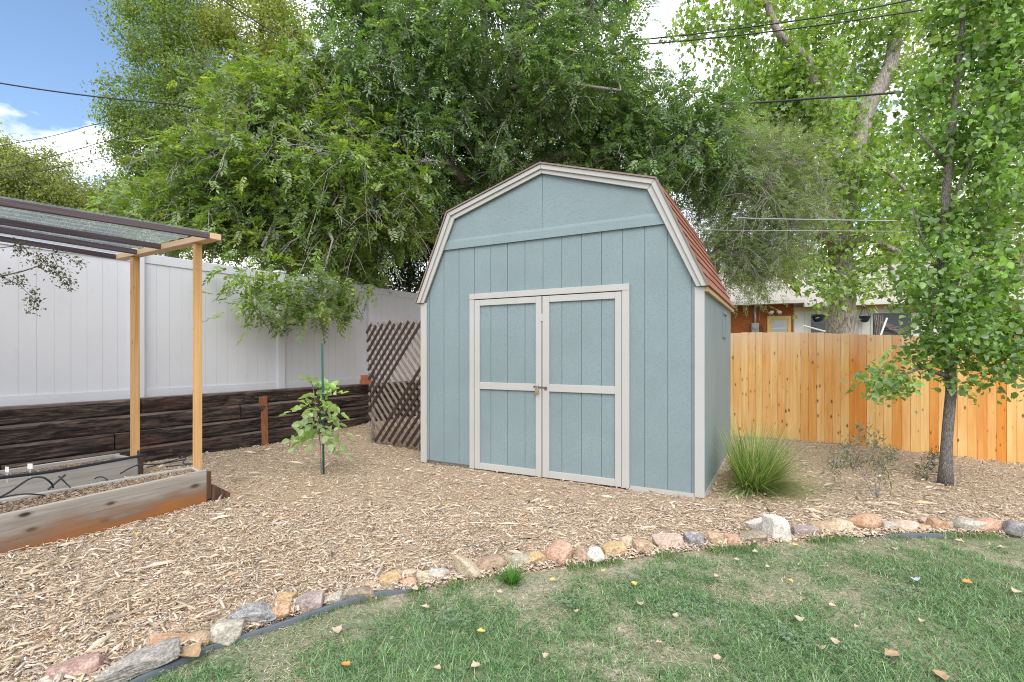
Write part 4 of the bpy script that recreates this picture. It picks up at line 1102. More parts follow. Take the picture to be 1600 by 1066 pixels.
V, Fc, cl_ = blades(np.stack([x, y, np.full(n, -.012)], 1), rng.uniform(.02, .055, n), rng.uniform(.0016, .004, n), rng.uniform(0, 6.3, n), rng.uniform(.2, 1.3, n), pal(n, [(.14, .27, .09), (.19, .33, .12), (.09, .18, .06), (.44, .40, .29)], None, .25), 3)
tag(npmesh('grass', V, Fc, GRASSM, cl_), 'ragged grass growing up against the border stones', 'grass', kind='stuff')
# coarser, cheaper turf round and behind the camera
n = 170000
y = rng.uniform(-1.5, 3.6, n); x = rng.uniform(-3.5, 7, n); ok = (y < np.interp(x, EDGE[:, 0], EDGE[:, 1]) - .03) & ((y < 1.25) | (np.abs(x) > 1.12 * y + .2)); x, y = x[ok], y[ok]; n = len(x)
V, Fc, cl_ = blades(np.stack([x, y, np.full(n, -.012)], 1), rng.uniform(.02, .05, n), rng.uniform(.003, .006, n), rng.uniform(0, 6.3, n), np.abs(rng.normal(.5, .4, n)), pal(n, [(.085, .165, .045), (.12, .205, .07), (.30, .26, .17)]), 2)
tag(npmesh('grass', V, Fc, GRASSM, cl_), 'short lawn grass nearest the viewer, outside the picture', 'grass', kind='stuff')
# clover: small round leaves in loose mats
CL = [(1100, 968, 60, .10), (1010, 905, 45, .07), (1085, 945, 40, .07), (1390, 930, 45, .06), (1240, 1000, 40, .05), (330, 1040, 40, .09), (560, 975, 34, .07), (1360, 1020, 30, .06), (880, 945, 40, .05), (700, 970, 40, .05)]
P = []
for u, v, num, r in CL:
    cx, cy = gnd(u, v)
    a = rng.standard_normal((num * 3, 2)) * r; P.append(np.stack([cx + a[:, 0] * 1.5, cy + a[:, 1], rng.uniform(.004, .024, num * 3)], 1))
P = np.vstack(P); n = len(P); yw = rng.uniform(0, 6.3, n)
V, Fc, cl_ = leaves((np.array([(0, 0, 0), (.2, .42, .1), (.7, .5, .1), (1, .15, 0), (1, -.15, 0), (.7, -.5, .1), (.2, -.42, .1)]), np.array([(0, 1, 2, 3), (0, 3, 4, 4), (0, 4, 5, 6)])[[0, 2]]), P,
                    np.stack([np.cos(yw), np.sin(yw), np.full(n, .1)], 1), np.tile([0., 0, 1], (n, 1)) + rng.standard_normal((n, 3)) * .25, rng.uniform(.009, .018, n), rng.uniform(.009, .018, n), pal(n, [(.19, .31, .21), (.24, .36, .25), (.15, .27, .15)]))
tag(npmesh('clover', V, Fc, LEAFM, cl_), 'bluish green clover mats in the lawn', 'clover', kind='stuff')
# bright tuft at the stones
x0, y0 = gnd(800, 908); n = 150; a = rng.uniform(0, 6.3, n); r = rng.random(n) ** .5 * .028
tf = empty('grass_tuft', (x0, y0, 0), 0, 'bright green grass tuft growing in front of the greenish stone', 'grass tuft')
V, Fc, cl_ = blades(np.stack([np.cos(a) * r, np.sin(a) * r, np.full(n, -.01)], 1), rng.uniform(.06, .14, n), rng.uniform(.004, .007, n), a + rng.normal(0, .5, n), np.abs(rng.normal(.55, .32, n)), pal(n, [(.10, .26, .045), (.14, .32, .06), (.08, .2, .04)]), 4)
npmesh('tuft_blades', V, Fc, GRASSM, cl_, tf)

# fallen leaves
FL = [(751, 991, 'y', .055), (743, 1046, 't', .06), (683, 1050, 't', .05), (853, 1031, 't', .045), (1000, 949, 't', .06), (1055, 967, 't', .05), (1030, 1010, 't', .045), (863, 910, 'y', .045),
      (943, 896, 'y', .045), (991, 916, 'y', .055), (1120, 1033, 't', .05), (1242, 855, 'y', .06), (1234, 912, 'y', .05), (1247, 972, 't', .07), (1283, 1018, 't', .055), (1304, 1008, 't', .06),
      (1394, 1028, 'b', .06), (1512, 914, 'o', .065), (1585, 928, 't', .07), (1431, 911, 'p', .07), (1395, 862, 't', .07), (1564, 860, 't', .06), (1499, 850, 't', .07), (1468, 1060, 'b', .06), (528, 990, 't', .075), (540, 1044, 'o', .06),
      (296, 1034, 'b', .10), (216, 838, 'y', .06), (1008, 868, 't', .05), (1120, 905, 't', .05), (1150, 878, 't', .05), (648, 925, 't', .06), (664, 953, 't', .06), (1180, 866, 't', .05), (1300, 950, 't', .05), (1200, 890, 't', .045), (900, 960, 't', .04), (1440, 975, 't', .045), (1340, 985, 't', .04), (780, 930, 't', .05)]
LC = {'y': ((.62, .46, .13), 'yellow fallen leaf lying flat on the ground'), 't': ((.46, .38, .28), 'curled dry tan leaf lying in the lawn grass'), 'b': ((.36, .25, .15), 'large curled brown leaf on the near grass'),
      'o': ((.52, .25, .07), 'orange brown fallen leaf on the lawn'), 'p': ((.50, .53, .60), 'pale bluish dry leaf lying on the right of the lawn')}
lm = {k: m_plain('dry_leaf_' + k, v[0], .7, .25, 0, .55, 70) for k, v in LC.items()}
for nm_, k_ in (('yellow_leaf', 'y'), ('tan_leaf', 't'), ('brown_leaf', 'b'), ('orange_leaf', 'o'), ('pale_leaf', 'p')): lm[k_].name = nm_
for i, (u, v, k, s) in enumerate(FL):
    s *= 1.0 if k == 'b' else .68
    x, y = gnd(u, v); z = float(gz(x, y)) + .012 if y > edge_y(x) else .012
    V = []; cu = random.uniform(.6, 1.6); tw_ = random.uniform(-.6, .6)
    for a in range(7):
        t = a / 6; w = (math.sin(math.pi * min(1, t * .93 + .07)) ** .8) * .42 * (1 + .25 * math.sin(a * 2.3 + i))
        for b in (-1, -.5, 0, .5, 1):
            V.append((s * (t - .5), s * b * w + s * .15 * math.sin(t * 3) * tw_, s * (.30 * cu * (abs(b) * w * 2) ** 1.3 + .35 * cu * (t - .4) ** 2 + .06 * noise.noise(Vector((a * .6, b * 2, i))))))
    Fc = [(a * 5 + b, a * 5 + b + 1, (a + 1) * 5 + b + 1, (a + 1) * 5 + b) for a in range(6) for b in range(4)]
    mb = MB(); mb.add(V, Fc)
    o = mb.build('fallen_leaf', lm[k], None, (x, y, z), random.uniform(0, 6.3), sm=True); o.rotation_euler[0] = random.uniform(-.25, .25)
    o.modifiers.new('thick', 'SOLIDIFY').thickness = .0008
    tag(o, LC[k][1], 'leaf', {'y': 'yellow fallen leaves', 't': 'dry tan leaves on the lawn', 'b': 'large brown leaves on the near grass', 'o': 'orange brown fallen leaves', 'p': None}[k])

# ------------------------------------------------------------------ sapling with its stake
sx, sy = -1.973, 5.21
x, y = sx + .035, sy - .03
sk = empty('garden_stake', (x, y, 0), 0, 'thin dark green stake standing upright beside the sapling', 'stake')
mb = MB(); mb.tube([(0, 0, -.05), (-.006, 0, .7), (-.014, 0, 1.345), (-.014, 0, 1.357)], [.011, .011, .0105, .006], 8); mb.build('rod', GREENST, sk, sm=True)
sp = empty('sapling', (sx, sy, 0), 0, 'young leafy sapling with pale green oval leaves tied to a green stake', 'sapling')
stem = [Vector((.0, 0, -.03)), Vector((.0, -.015, .25)), Vector((-.03, -.02, .6)), Vector((-.07, -.02, .85)), Vector((-.11, -.01, 1.0))]
mb = MB(); mb.tube(stem, [.0045, .0045, .004, .0035, .0025], 7); mb.build('stem', BARK_GREY, sp, sm=True)
SPR = [(495, 608, 476, 590, 5), (496, 612, 512, 604, 5), (497, 618, 526, 612, 5), (496, 624, 478, 622, 5), (497, 640, 458, 636, 7), (498, 640, 484, 648, 5), (500, 640, 530, 632, 7), (500, 650, 518, 664, 7), (500, 652, 536, 662, 7),
       (500, 664, 462, 676, 7), (500, 668, 474, 690, 7), (501, 670, 488, 700, 7), (501, 668, 536, 690, 7), (501, 672, 520, 700, 7), (500, 632, 508, 622, 5), (499, 655, 476, 664, 5), (501, 668, 468, 692, 7), (501, 670, 528, 694, 7), (497, 620, 508, 616, 5), (500, 645, 524, 650, 7), (496, 606, 486, 598, 5), (500, 660, 512, 688, 7), (500, 655, 484, 680, 7), (498, 630, 472, 640, 7), (499, 640, 514, 640, 7)]
P0 = []; D0 = []; LN = []
for u0, v0, u1, v1, k in SPR:
    p = at(u0, v0, 5.2); q = at(u1, v1, 5.2 + random.uniform(-.22, .16)) + Vector((0, 0, .12)); P0.append(p); D0.append(q - p); LN.append((q - p).length * 1.25)
V, Fc, cl_ = pinnate(np.array(P0), np.array(D0), np.array(LN), 7, .098, .064, pal(len(P0), [(.32, .50, .17), (.40, .57, .24), (.42, .55, .32)], None, .1), LEAF6, .6, 1.05, .6)
npmesh('leaves', V - np.array((sx, sy, 0)), Fc, LEAF, cl_, sp)
mb = MB(); off = Vector((sx, sy, 0))
for p, d, l in zip(P0, D0, LN):
    d = d.normalized(); mb.tube([p - off, p + d * l * .5 - off - Vector((0, 0, .6 * .25 * l)), p + d * l - off - Vector((0, 0, .6 * l))], [.003, .0022, .0015], 4)
mb.build('leaf_stalks', m_plain('green_stalk', (.16, .2, .07)), sp)

# ------------------------------------------------------------------ ornamental grass by the shed
ox, oy = 2.235, 4.70
og = empty('ornamental_grass', (ox, oy, 0), 0, 'clump of tall arching ornamental grass against the right shed wall', 'ornamental grass')
n = 1900; a = rng.uniform(0, 2 * np.pi, n); r = rng.random(n) ** .5 * .16
lean = np.clip(np.abs(rng.normal(.58, .46, n)) + r * 1.8, .02, 1.45); L = rng.uniform(.44, .82, n) * (1 - .12 * lean)
# keep the blades out of the wall
s, t = shed_local(np.stack([ox + np.cos(a) * (r + L * np.sin(lean * 1.25)), oy + np.sin(a) * (r + L * np.sin(lean * 1.25))], 1))
ok = s > 3.06; a, r, lean, L = a[ok], r[ok], lean[ok], L[ok]; n = len(a)
V, Fc, cl_ = blades(np.stack([np.cos(a) * r, np.sin(a) * r, np.full(n, -.01)], 1), L, rng.uniform(.004, .009, n), a + rng.normal(0, .5, n), lean, pal(n, [(.18, .31, .07), (.29, .43, .13), (.10, .19, .045), (.42, .47, .21), (.52, .48, .28)], [.28, .25, .22, .15, .10], .25), 6, .8)
npmesh('blades', V, Fc, GRASSM, cl_, og)
n = 260; a = rng.uniform(0, 6.3, n); r = rng.random(n) ** .5 * .16
V, Fc, cl_ = blades(np.stack([np.cos(a) * r, np.sin(a) * r, np.full(n, -.01)], 1), rng.uniform(.15, .38, n), rng.uniform(.003, .006, n), a, rng.uniform(.7, 1.35, n), pal(n, [(.42, .34, .14), (.36, .33, .12), (.47, .40, .24)]), 5, .6)
npmesh('dry_blades', V, Fc, GRASSM, cl_, og)
PLM = m_plain('plume', (.55, .47, .34), .95, .1)
for k in range(13):
    a = random.uniform(-1.9, 2.4); ln = random.uniform(.42, .60); le = random.uniform(.2, .8)
    d = Vector((math.cos(a) * math.sin(le), math.sin(a) * math.sin(le), math.cos(le)))
    b = Vector((math.cos(a) * .05, math.sin(a) * .05, 0)); tip = b + d * ln
    s_, t_ = shed_local((ox + tip.x, oy + tip.y))
    if s_ < 3.10: continue
    mb = MB(); mb.tube([b, b + d * ln * .6 + Vector((0, 0, .02)), tip], [.0016] * 3, 4)
    for j in range(70):
        q = tip + d * random.uniform(-.10, .05); w = Vector((random.gauss(0, 1), random.gauss(0, 1), random.gauss(0, 1) + .8)).normalized() * random.uniform(.008, .016)
        sdv = w.cross(d).normalized() * .0012; mb.add([q - sdv, q + sdv, q + w + d * .012], [(0, 1, 2)])
    mb.build('plume', PLM, og)

# ------------------------------------------------------------------ leaf spray kinds
def spray_pinnate(cols, w=None, ln=(.18, .30), nl=9, L=.075, W=.027, sag=.4, jit=.16, tpl=LEAF4, phi=.95):
    def f(O, D):
        M = len(O); return pinnate(O, D, rng.uniform(*ln, M), nl, L, W, pal(M, cols, w, jit), tpl, sag, phi)
    return f
def spray_simple(cols, w=None, k=8, r=.12, L=.06, W=.045, tpl=LEAF6, hang=.5, jit=.15, face=.6):
    def f(O, D):
        M = len(O); P = np.repeat(O, k, 0) + rng.standard_normal((M * k, 3)) * r
        d = np.repeat(unit(D), k, 0) * .6 + rng.standard_normal((M * k, 3)) * .8; d[:, 2] -= hang
        nn = rng.standard_normal((M * k, 3)) * face; nn[:, 2] += .8
        c = np.repeat(pal(M, cols, w, jit), k, 0) * (1 + .12 * rng.standard_normal((M * k, 1)))
        s = rng.uniform(.65, 1.2, M * k)
        return leaves(tpl, P, d, nn, L * s, W * s, np.clip(c, .004, 1))
    return f
def PT(u, v, Y, r): p = at(u, v, Y); return (p.x, p.y, p.z, r)
G_A = [(0.191, 0.321, 0.059), (0.25, 0.396, 0.071), (0.142, 0.247, 0.062), (0.334, 0.434, 0.093), (0.1, 0.179, 0.059)]
G_B = [(0.153, 0.283, 0.092), (0.203, 0.362, 0.11), (0.112, 0.205, 0.092), (0.265, 0.41, 0.14), (0.184, 0.274, 0.173)]
G_C = [(0.261, 0.338, 0.184), (0.326, 0.413, 0.217), (0.184, 0.251, 0.131), (0.24, 0.369, 0.131)]
G_M = [(0.254, 0.423, 0.085), (0.321, 0.506, 0.119), (0.186, 0.321, 0.068), (0.389, 0.524, 0.151)]
G_P = [(0.192, 0.364, 0.084), (0.26, 0.445, 0.102), (0.135, 0.258, 0.066), (0.307, 0.481, 0.139)]
G_D = [(.17, .28, .07), (.21, .33, .075), (.12, .21, .055), (.27, .36, .085)]
G_E = [(.28, .36, .075), (.33, .40, .09), (.21, .28, .06), (.36, .41, .11)]
G_F = [(.27, .33, .10), (.31, .36, .12), (.20, .26, .08)]

def behind_fence(T, z=2.95, gap=.3):
    return (T[:, 2] > z) | (T[:, 0] < -8.1 + .628 * T[:, 1] - gap)
# the drooping tree behind the white fence
bx = [px_blob(*b) for b in [(440, 235, 8.4, 120, 120, 1.2), (345, 290, 8.6, 95, 65, 1.1), (255, 335, 9.0, 65, 30, .9), (545, 290, 8.2, 110, 100, 1.1), (430, 350, 8.4, 135, 55, .8), (570, 375, 8.8, 95, 55, .7), (425, 160, 9, 60, 60, 1), (330, 345, 8.5, 110, 42, .8), (500, 180, 8.8, 90, 80, 1.1), (610, 330, 8.4, 60, 80, .8), (470, 300, 9.6, 200, 130, 1.0)]]
ex = []
for u, v in [(380, 436), (398, 452), (408, 470), (424, 486), (440, 470), (462, 488), (490, 468), (512, 480), (542, 486), (548, 452), (455, 442), (500, 446), (530, 462), (395, 430), (470, 455), (558, 440)]:
    yl = 8.1 / (.628 - (u - 800) / F); p = at(u, v, yl - .42 - random.uniform(0, .25)); ex.append(tuple(p))
T1 = make_tree('drooping_tree', 'bright green drooping tree whose sprays hang over the white fence', [
    [(-4.4, 9.7, .5, .16), (-4.25, 9.6, 2.2, .13), PT(450, 330, 9.3, .11), PT(430, 220, 9.0, .07), PT(415, 120, 9, .03)],
    [PT(452, 350, 9.35, .09), PT(520, 290, 8.7, .06), PT(590, 320, 8.2, .03)], [PT(450, 360, 9.3, .08), PT(370, 280, 8.8, .05), PT(270, 290, 8.7, .025)],
    [PT(460, 350, 9.2, .07), PT(500, 330, 8.2, .045), PT(520, 375, 7.5, .02)], [PT(455, 340, 9.2, .07), PT(430, 345, 8.2, .04), PT(410, 385, 7.6, .018)]],
    bx, 700, spray_pinnate(G_A, [.3, .25, .2, .15, .1], (.16, .28), 11, .085, .036, .3, .22), TWIG, LEAF, droop=.55, per=24, spread=.5, r0=.0045, keep=behind_fence, extra=np.array(ex), step=.4, bare=650)
# the big dark tree behind the shed
bx = [px_blob(*b) for b in [(620, 110, 9, 120, 115, 1.4), (775, 70, 8.8, 140, 120, 1.4), (910, 110, 8.8, 130, 95, 1.3), (1040, 225, 9, 110, 95, 1.2), (700, 255, 9.5, 120, 110, 1.2), (850, 225, 9.8, 160, 85, 1.3), (560, -70, 9, 110, 110, 1.4), (760, -130, 9, 200, 130, 1.8), (950, -60, 9, 75, 80, 1.2), (980, 250, 9.8, 130, 80, 1.1), (560, 200, 9.6, 90, 90, 1.0), (1110, 190, 9.2, 50, 45, .8), (760, 200, 11, 260, 170, .9)]]
T2 = make_tree('ash_tree', 'large dark green tree with compound leaves rising directly behind the shed roof', [
    [(-.75, 10.3, -.1, .20), PT(737, 400, 10.3, .17), PT(733, 280, 10.2, .14), PT(750, 190, 10, .10), PT(760, 90, 9.8, .06), PT(750, -60, 9.6, .04)],
    [PT(740, 250, 9.9, .10), PT(790, 140, 9.1, .07), PT(812, 60, 8.8, .06), PT(835, -25, 8.6, .045), PT(860, -130, 8.6, .03)],
    [PT(792, 138, 9.1, .045), PT(830, 133, 8.5, .032), PT(880, 129, 8.2, .028), PT(970, 142, 8.0, .018)], [PT(733, 290, 10, .11), PT(650, 200, 9.2, .07), PT(570, 90, 8.8, .03)],
    [PT(740, 300, 10.1, .11), PT(880, 240, 9.5, .07), PT(1040, 215, 9.1, .03)], [PT(745, 200, 9.7, .08), PT(690, 60, 9, .05), PT(600, -50, 8.9, .03)], [PT(760, 180, 9.6, .08), PT(880, 60, 9, .04), PT(930, -40, 8.8, .02)]],
    bx, 1250, spray_pinnate(G_B, [.3, .25, .2, .15, .1], (.18, .30), 11, .088, .035, .35), TWIG, LEAF, droop=.5, per=19, spread=.5, r0=.0045, keep=lambda T: behind_fence(T, 2.9), step=.42, bare=650)
# bush added to fill the dark depth left of the shed; leaf colours carry the shade
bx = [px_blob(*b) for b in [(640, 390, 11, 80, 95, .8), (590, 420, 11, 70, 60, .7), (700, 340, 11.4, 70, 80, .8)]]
make_tree('shade_fill_bush', 'added bush with shade-dark leaves filling the corner behind the white fence, left of the shed', [[(-2.4, 11.6, .4, .06), PT(640, 470, 11.3, .05), PT(640, 380, 11, .03)], [PT(640, 470, 11.3, .04), PT(690, 380, 11.2, .02)]],
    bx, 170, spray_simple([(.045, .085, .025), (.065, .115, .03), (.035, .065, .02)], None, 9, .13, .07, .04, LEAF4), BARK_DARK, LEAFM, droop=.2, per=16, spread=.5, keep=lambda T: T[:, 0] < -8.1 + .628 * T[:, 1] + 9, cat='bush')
# grey-leaved tree right of the shed
bx = [px_blob(*b) for b in [(1175, 330, 9.4, 100, 105, 1.0), (1130, 255, 9.5, 75, 60, .9), (1200, 405, 9.3, 60, 40, .7), (1235, 280, 9.6, 55, 70, .8), (1130, 400, 9.2, 45, 45, .6), (1170, 300, 10.2, 110, 110, .7)]]
ex = [tuple(at(u, v, 8.9)) for u, v in [(1150, 440), (1170, 455), (1190, 452), (1205, 462), (1180, 440), (1145, 425), (1165, 462)]]
make_tree('willow_tree', 'grey green small leaved tree with many twigs between the shed roof and the maple', [
    [(3.9, 10.6, -.2, .10), PT(1120, 400, 10.3, .085), PT(1140, 330, 9.9, .06), PT(1160, 250, 9.7, .03)], [PT(1125, 390, 10.2, .05), PT(1190, 330, 9.5, .035), PT(1240, 270, 9.6, .02)], [PT(1120, 395, 10.2, .05), PT(1180, 400, 9.4, .025)]],
    bx, 420, spray_pinnate(G_C, None, (.12, .22), 11, .052, .017, .2), TWIG, LEAFM, droop=.3, per=26, spread=.45, r0=.004, extra=np.array(ex), step=.35, bare=420)
# maple beyond the cedar fence
bx = [px_blob(b[0], b[1], b[2] + .9, *b[3:]) for b in [(1300, 285, 9.9, 75, 75, .4), (1345, 330, 9.7, 70, 60, .4), (1130, 30, 11, 70, 60, 1.2), (1225, 95, 11, 100, 100, 1.4), (1180, 165, 11, 85, 60, 1.1), (1330, 50, 11.6, 110, 80, 1.5), (1300, 250, 11, 100, 80, 1.3), (1250, 190, 10.6, 80, 60, 1), (1330, 395, 10.8, 95, 35, .8), (1400, 190, 11.4, 80, 110, 1.3), (1420, 330, 11.2, 80, 70, 1.1), (1290, -100, 11.6, 230, 90, 1.8), (1280, 330, 11, 60, 50, .8)]]
ex = [tuple(at(u, v, 11)) for u, v in [(1285, 440), (1262, 432), (1305, 452), (1345, 450), (1360, 440), (1225, 430), (1290, 462), (1250, 425), (1375, 445), (1320, 432), (1235, 415), (1335, 462)]]
mb_ = at(1313, 553, 11.5)
make_tree('maple_tree', 'tall maple with a thick pale furrowed trunk standing behind the cedar fence', [
    [(mb_.x, mb_.y, -.2, .38), PT(1314, 520, 11.5, .32), PT(1318, 440, 11.5, .255), PT(1311, 360, 11.4, .235), PT(1303, 270, 11.4, .19), PT(1290, 185, 11.3, .17), PT(1287, 112, 11.3, .15)],
    [PT(1316, 360, 11.4, .20), PT(1334, 240, 11.5, .19), PT(1360, 161, 11.6, .18), PT(1390, 101, 11.7, .15), PT(1416, 0, 11.8, .12), PT(1430, -130, 11.8, .07)],
    [PT(1294, 205, 11.3, .12), PT(1262, 95, 11.1, .10), PT(1214, 49, 11, .08), PT(1190, -15, 11, .06), PT(1150, -110, 11, .03)],
    [PT(1311, 385, 11.3, .14), PT(1282, 362, 11, .12), PT(1255, 330, 10.8, .10), PT(1240, 250, 10.8, .05)], [PT(1316, 390, 11.3, .11), PT(1355, 372, 11, .085), PT(1405, 394, 10.8, .05)], [PT(1340, 230, 11.5, .06), PT(1400, 280, 11.2, .04), PT(1440, 330, 11, .02)]],
    bx, 520, spray_simple(G_M, [.35, .25, .2, .2], 7, .17, .13, .10, MAPLE, .75), BARK_MAPLE, LEAF, droop=.6, per=9, spread=.5, r0=.005, extra=np.array(ex), trunk_n=20)
# young pear tree in the bed
bx = [px_blob(*b) for b in [(1515, 525, 4.85, 110, 46, .55), (1488, 440, 4.6, 80, 100, .2, .6), (1560, 560, 4.8, 60, 35, .4), (1500, 420, 4.85, 100, 90, .62), (1515, 285, 4.85, 115, 100, .66), (1525, 150, 4.85, 110, 100, .68), (1545, 10, 4.85, 95, 100, .66), (1540, -110, 4.85, 85, 90, .6), (1598, 500, 4.9, 50, 80, .5), (1615, 250, 5, 60, 150, .5), (1620, 60, 5, 60, 120, .5)]]
ex = [tuple(at(u, v, 4.72 + random.uniform(-.1, .1))) for u, v in [(1365, 602), (1385, 575), (1400, 600), (1385, 612), (1420, 585), (1375, 590), (1425, 560), (1400, 565), (1360, 608), (1410, 610), (1450, 595), (1590, 580), (1560, 590), (1530, 592), (1500, 600), (1440, 480), (1430, 450)]]
make_tree('pear_tree', 'slender young pear tree with glossy green leaves in front of the cedar fence', [
    [(4.155, 4.823, -.05, .050), PT(1480, 690, 4.82, .045), PT(1487, 610, 4.82, .043), PT(1481, 500, 4.84, .05), PT(1472, 400, 4.84, .042), PT(1480, 280, 4.85, .034), PT(1495, 130, 4.85, .026), PT(1510, -20, 4.85, .018), PT(1515, -150, 4.85, .01)],
    [PT(1486, 590, 4.82, .026), PT(1440, 575, 4.75, .014), PT(1390, 595, 4.7, .007)], [PT(1484, 570, 4.82, .026), PT(1540, 530, 4.85, .016), PT(1590, 530, 4.9, .009)], [PT(1478, 470, 4.84, .022), PT(1530, 380, 4.8, .014), PT(1570, 300, 4.9, .008)],
    [PT(1475, 440, 4.84, .02), PT(1440, 370, 4.8, .012), PT(1425, 320, 4.8, .006)], [PT(1482, 260, 4.85, .018), PT(1430, 200, 4.8, .008)], [PT(1480, 330, 4.85, .02), PT(1540, 200, 4.9, .012), PT(1580, 120, 4.95, .006)]],
    bx, 560, spray_simple(G_P, [.35, .25, .25, .15], 7, .055, .062, .047, LEAF6, .35, .22), BARK_PEAR, LEAF, droop=.3, per=5, spread=.16, r0=.0025, extra=np.array(ex), step=.14, rmax=.012)
# distant trees
def far_tree(name, label, base, trunk, blobs, ntip, cols, L, W, per, k=9, r=.17, tpl=LEAF4, group='distant trees', bark=BARK_DARK):
    return make_tree(name, label, [[(*base, .18)] + [PT(*p) for p in trunk]], [px_blob(*b) for b in blobs], ntip, spray_simple(cols, None, k, r, L, W, tpl, .5), bark, LEAFM, droop=.4, per=per, spread=.4, r0=.008, group=group, step=.7, trunk_n=8)
far_tree('tall_tree', 'tall dark green tree with a visible trunk against the blue sky, upper left', (-11, 16.2, .4), [(268, 330, 16.2, .2), (266, 180, 16.2, .15), (258, 60, 16.2, .09), (250, -80, 16.2, .05)],
         [(245, 40, 16, 62, 75, 1.4), (275, 120, 16, 75, 60, 1.4), (225, 170, 15.8, 75, 32, 1.2), (190, 195, 15.8, 40, 22, .9), (295, 215, 16.2, 85, 50, 1.5), (240, 235, 15.8, 75, 45, 1.3), (240, -80, 16, 60, 80, 1.4), (265, 290, 16, 80, 50, 1.3)], 480, G_D, .105, .052, 13)
far_tree('tall_tree', 'tall yellow green tree just right of the dark tall tree, upper left', (-8.3, 17.5, .4), [(410, 330, 17.5, .2), (405, 150, 17.4, .14), (410, 20, 17.4, .09), (405, -90, 17.4, .04)],
         [(410, 45, 17.4, 66, 75, 1.5), (430, 130, 17.4, 50, 55, 1.2), (350, 110, 17.2, 50, 90, 1.3), (395, -70, 17.4, 80, 70, 1.5), (450, 70, 17.4, 34, 60, 1), (380, 220, 17.4, 80, 70, 1.2), (330, 20, 17.4, 35, 50, 1)], 440, G_E, .105, .052, 13)
far_tree('round_tree', 'low rounded olive yellow tree at the far left above the white fence', (-17, 18.5, .4), [(35, 380, 18.5, .2), (35, 290, 18.5, .12), (40, 240, 18.5, .05)],
         [(40, 285, 18.5, 85, 50, 1.7), (105, 315, 18.6, 50, 40, 1.3), (-40, 290, 18.5, 80, 70, 1.7), (60, 340, 18.5, 110, 40, 1.4), (10, 240, 18.5, 30, 22, .8)], 360, G_F, .11, .055, 16)
far_tree('round_tree', 'pale green tree mass between the far left tree and the drooping tree', (-14.2, 21, .4), [(175, 400, 21, .2), (170, 320, 21, .1)],
         [(165, 330, 21, 60, 45, 1.5), (230, 340, 20, 80, 60, 1.5), (140, 370, 20, 80, 30, 1.5)], 200, [(.20, .24, .10), (.24, .28, .13), (.16, .20, .08)], .14, .07, 10)
far_tree('tall_tree', 'bright green tree filling the right edge behind the pear tree', (15.5, 18, -.1), [(1560, 400, 18, .22), (1555, 250, 18, .16), (1550, 60, 18, .08)],
         [(1460, 385, 17.5, 90, 50, 1.5), (1600, 330, 17.5, 110, 90, 1.8), (1530, 180, 18, 110, 90, 1.8), (1640, 120, 18, 110, 130, 1.8), (1500, 60, 18, 80, 80, 1.6), (1570, -60, 18, 140, 90, 1.8), (1690, 400, 18, 120, 110, 1.8)], 400, [(.26, .36, .13), (.31, .41, .16), (.20, .29, .10), (.35, .42, .18)], .15, .09, 8)
far_tree('round_tree', 'yellowish tree peeping over the neighbour roof behind the maple trunk', (13.4, 30, -.1), [(1290, 460, 30, .2), (1290, 420, 30, .1)],
         [(1285, 425, 30, 60, 22, 1.8), (1390, 415, 30, 60, 30, 1.8), (1200, 420, 31, 60, 30, 1.8)], 170, [(.30, .30, .07), (.36, .34, .09), (.22, .25, .07)], .2, .11, 9)

# small shrubs in the bed
def shrub(label, base, stems, tips, per, k, L, W, cols):
    limbs = [[(*base, -.02, .006)] + [PT(*p) for p in stems[0]]] + [[(base[0] + random.uniform(-.02, .02), base[1] + random.uniform(-.01, .01), 0.0, .006)] + [PT(*p) for p in s] for s in stems[1:]]
    T = np.array([tuple(at(u, v, base[1] + random.uniform(-.14, .14))) for u, v in tips])
    T = np.repeat(T, 2, 0) + rng.standard_normal((len(T) * 2, 3)) * .022
    return make_tree('shrub', label, limbs, [(base[0], base[1], -5, .01, .01, .01)], 1, spray_simple(cols, None, k, .025, L, W, LEAF4, .05), TWIG, LEAFM, droop=0, per=per, spread=.05, r0=.0022, keep=lambda T: T[:, 2] > 0, extra=T, cat='shrub', step=.07, trunk_n=6, rmax=.004)
shrub('sparse willowy shrub with bare pale stems between the grass clump and the pear tree', gnd(1368, 778), [[(1356, 755, 4.36, .005), (1340, 727, 4.36, .004)], [(1366, 745, 4.36, .005), (1374, 728, 4.4, .003)], [(1376, 750, 4.36, .005), (1384, 722, 4.33, .004)]],
      [(1350, 672), (1340, 680), (1360, 678), (1330, 690), (1368, 688), (1355, 690), (1325, 695), (1300, 720), (1298, 735), (1297, 745), (1330, 725), (1340, 715), (1322, 735), (1360, 708), (1372, 700), (1385, 705), (1392, 715), (1400, 722), (1378, 722), (1385, 735), (1350, 738), (1390, 745), (1310, 708), (1368, 712), (1345, 700)], 3, 5, .058, .010, [(.15, .16, .10), (.20, .21, .15), (.11, .125, .065), (.16, .20, .08)])
shrub('tiny sparse shrub with dark narrow leaves just left of the pear trunk', gnd(1448, 748), [[(1450, 735, 4.95, .004), (1455, 715, 4.95, .003)], [(1440, 742, 4.95, .003), (1434, 738, 4.95, .002)]],
      [(1458, 708), (1450, 712), (1462, 716), (1455, 722), (1462, 728), (1435, 735), (1440, 742), (1430, 742), (1445, 728)], 4, 4, .05, .009, [(.10, .115, .065), (.14, .155, .09), (.08, .10, .05)])
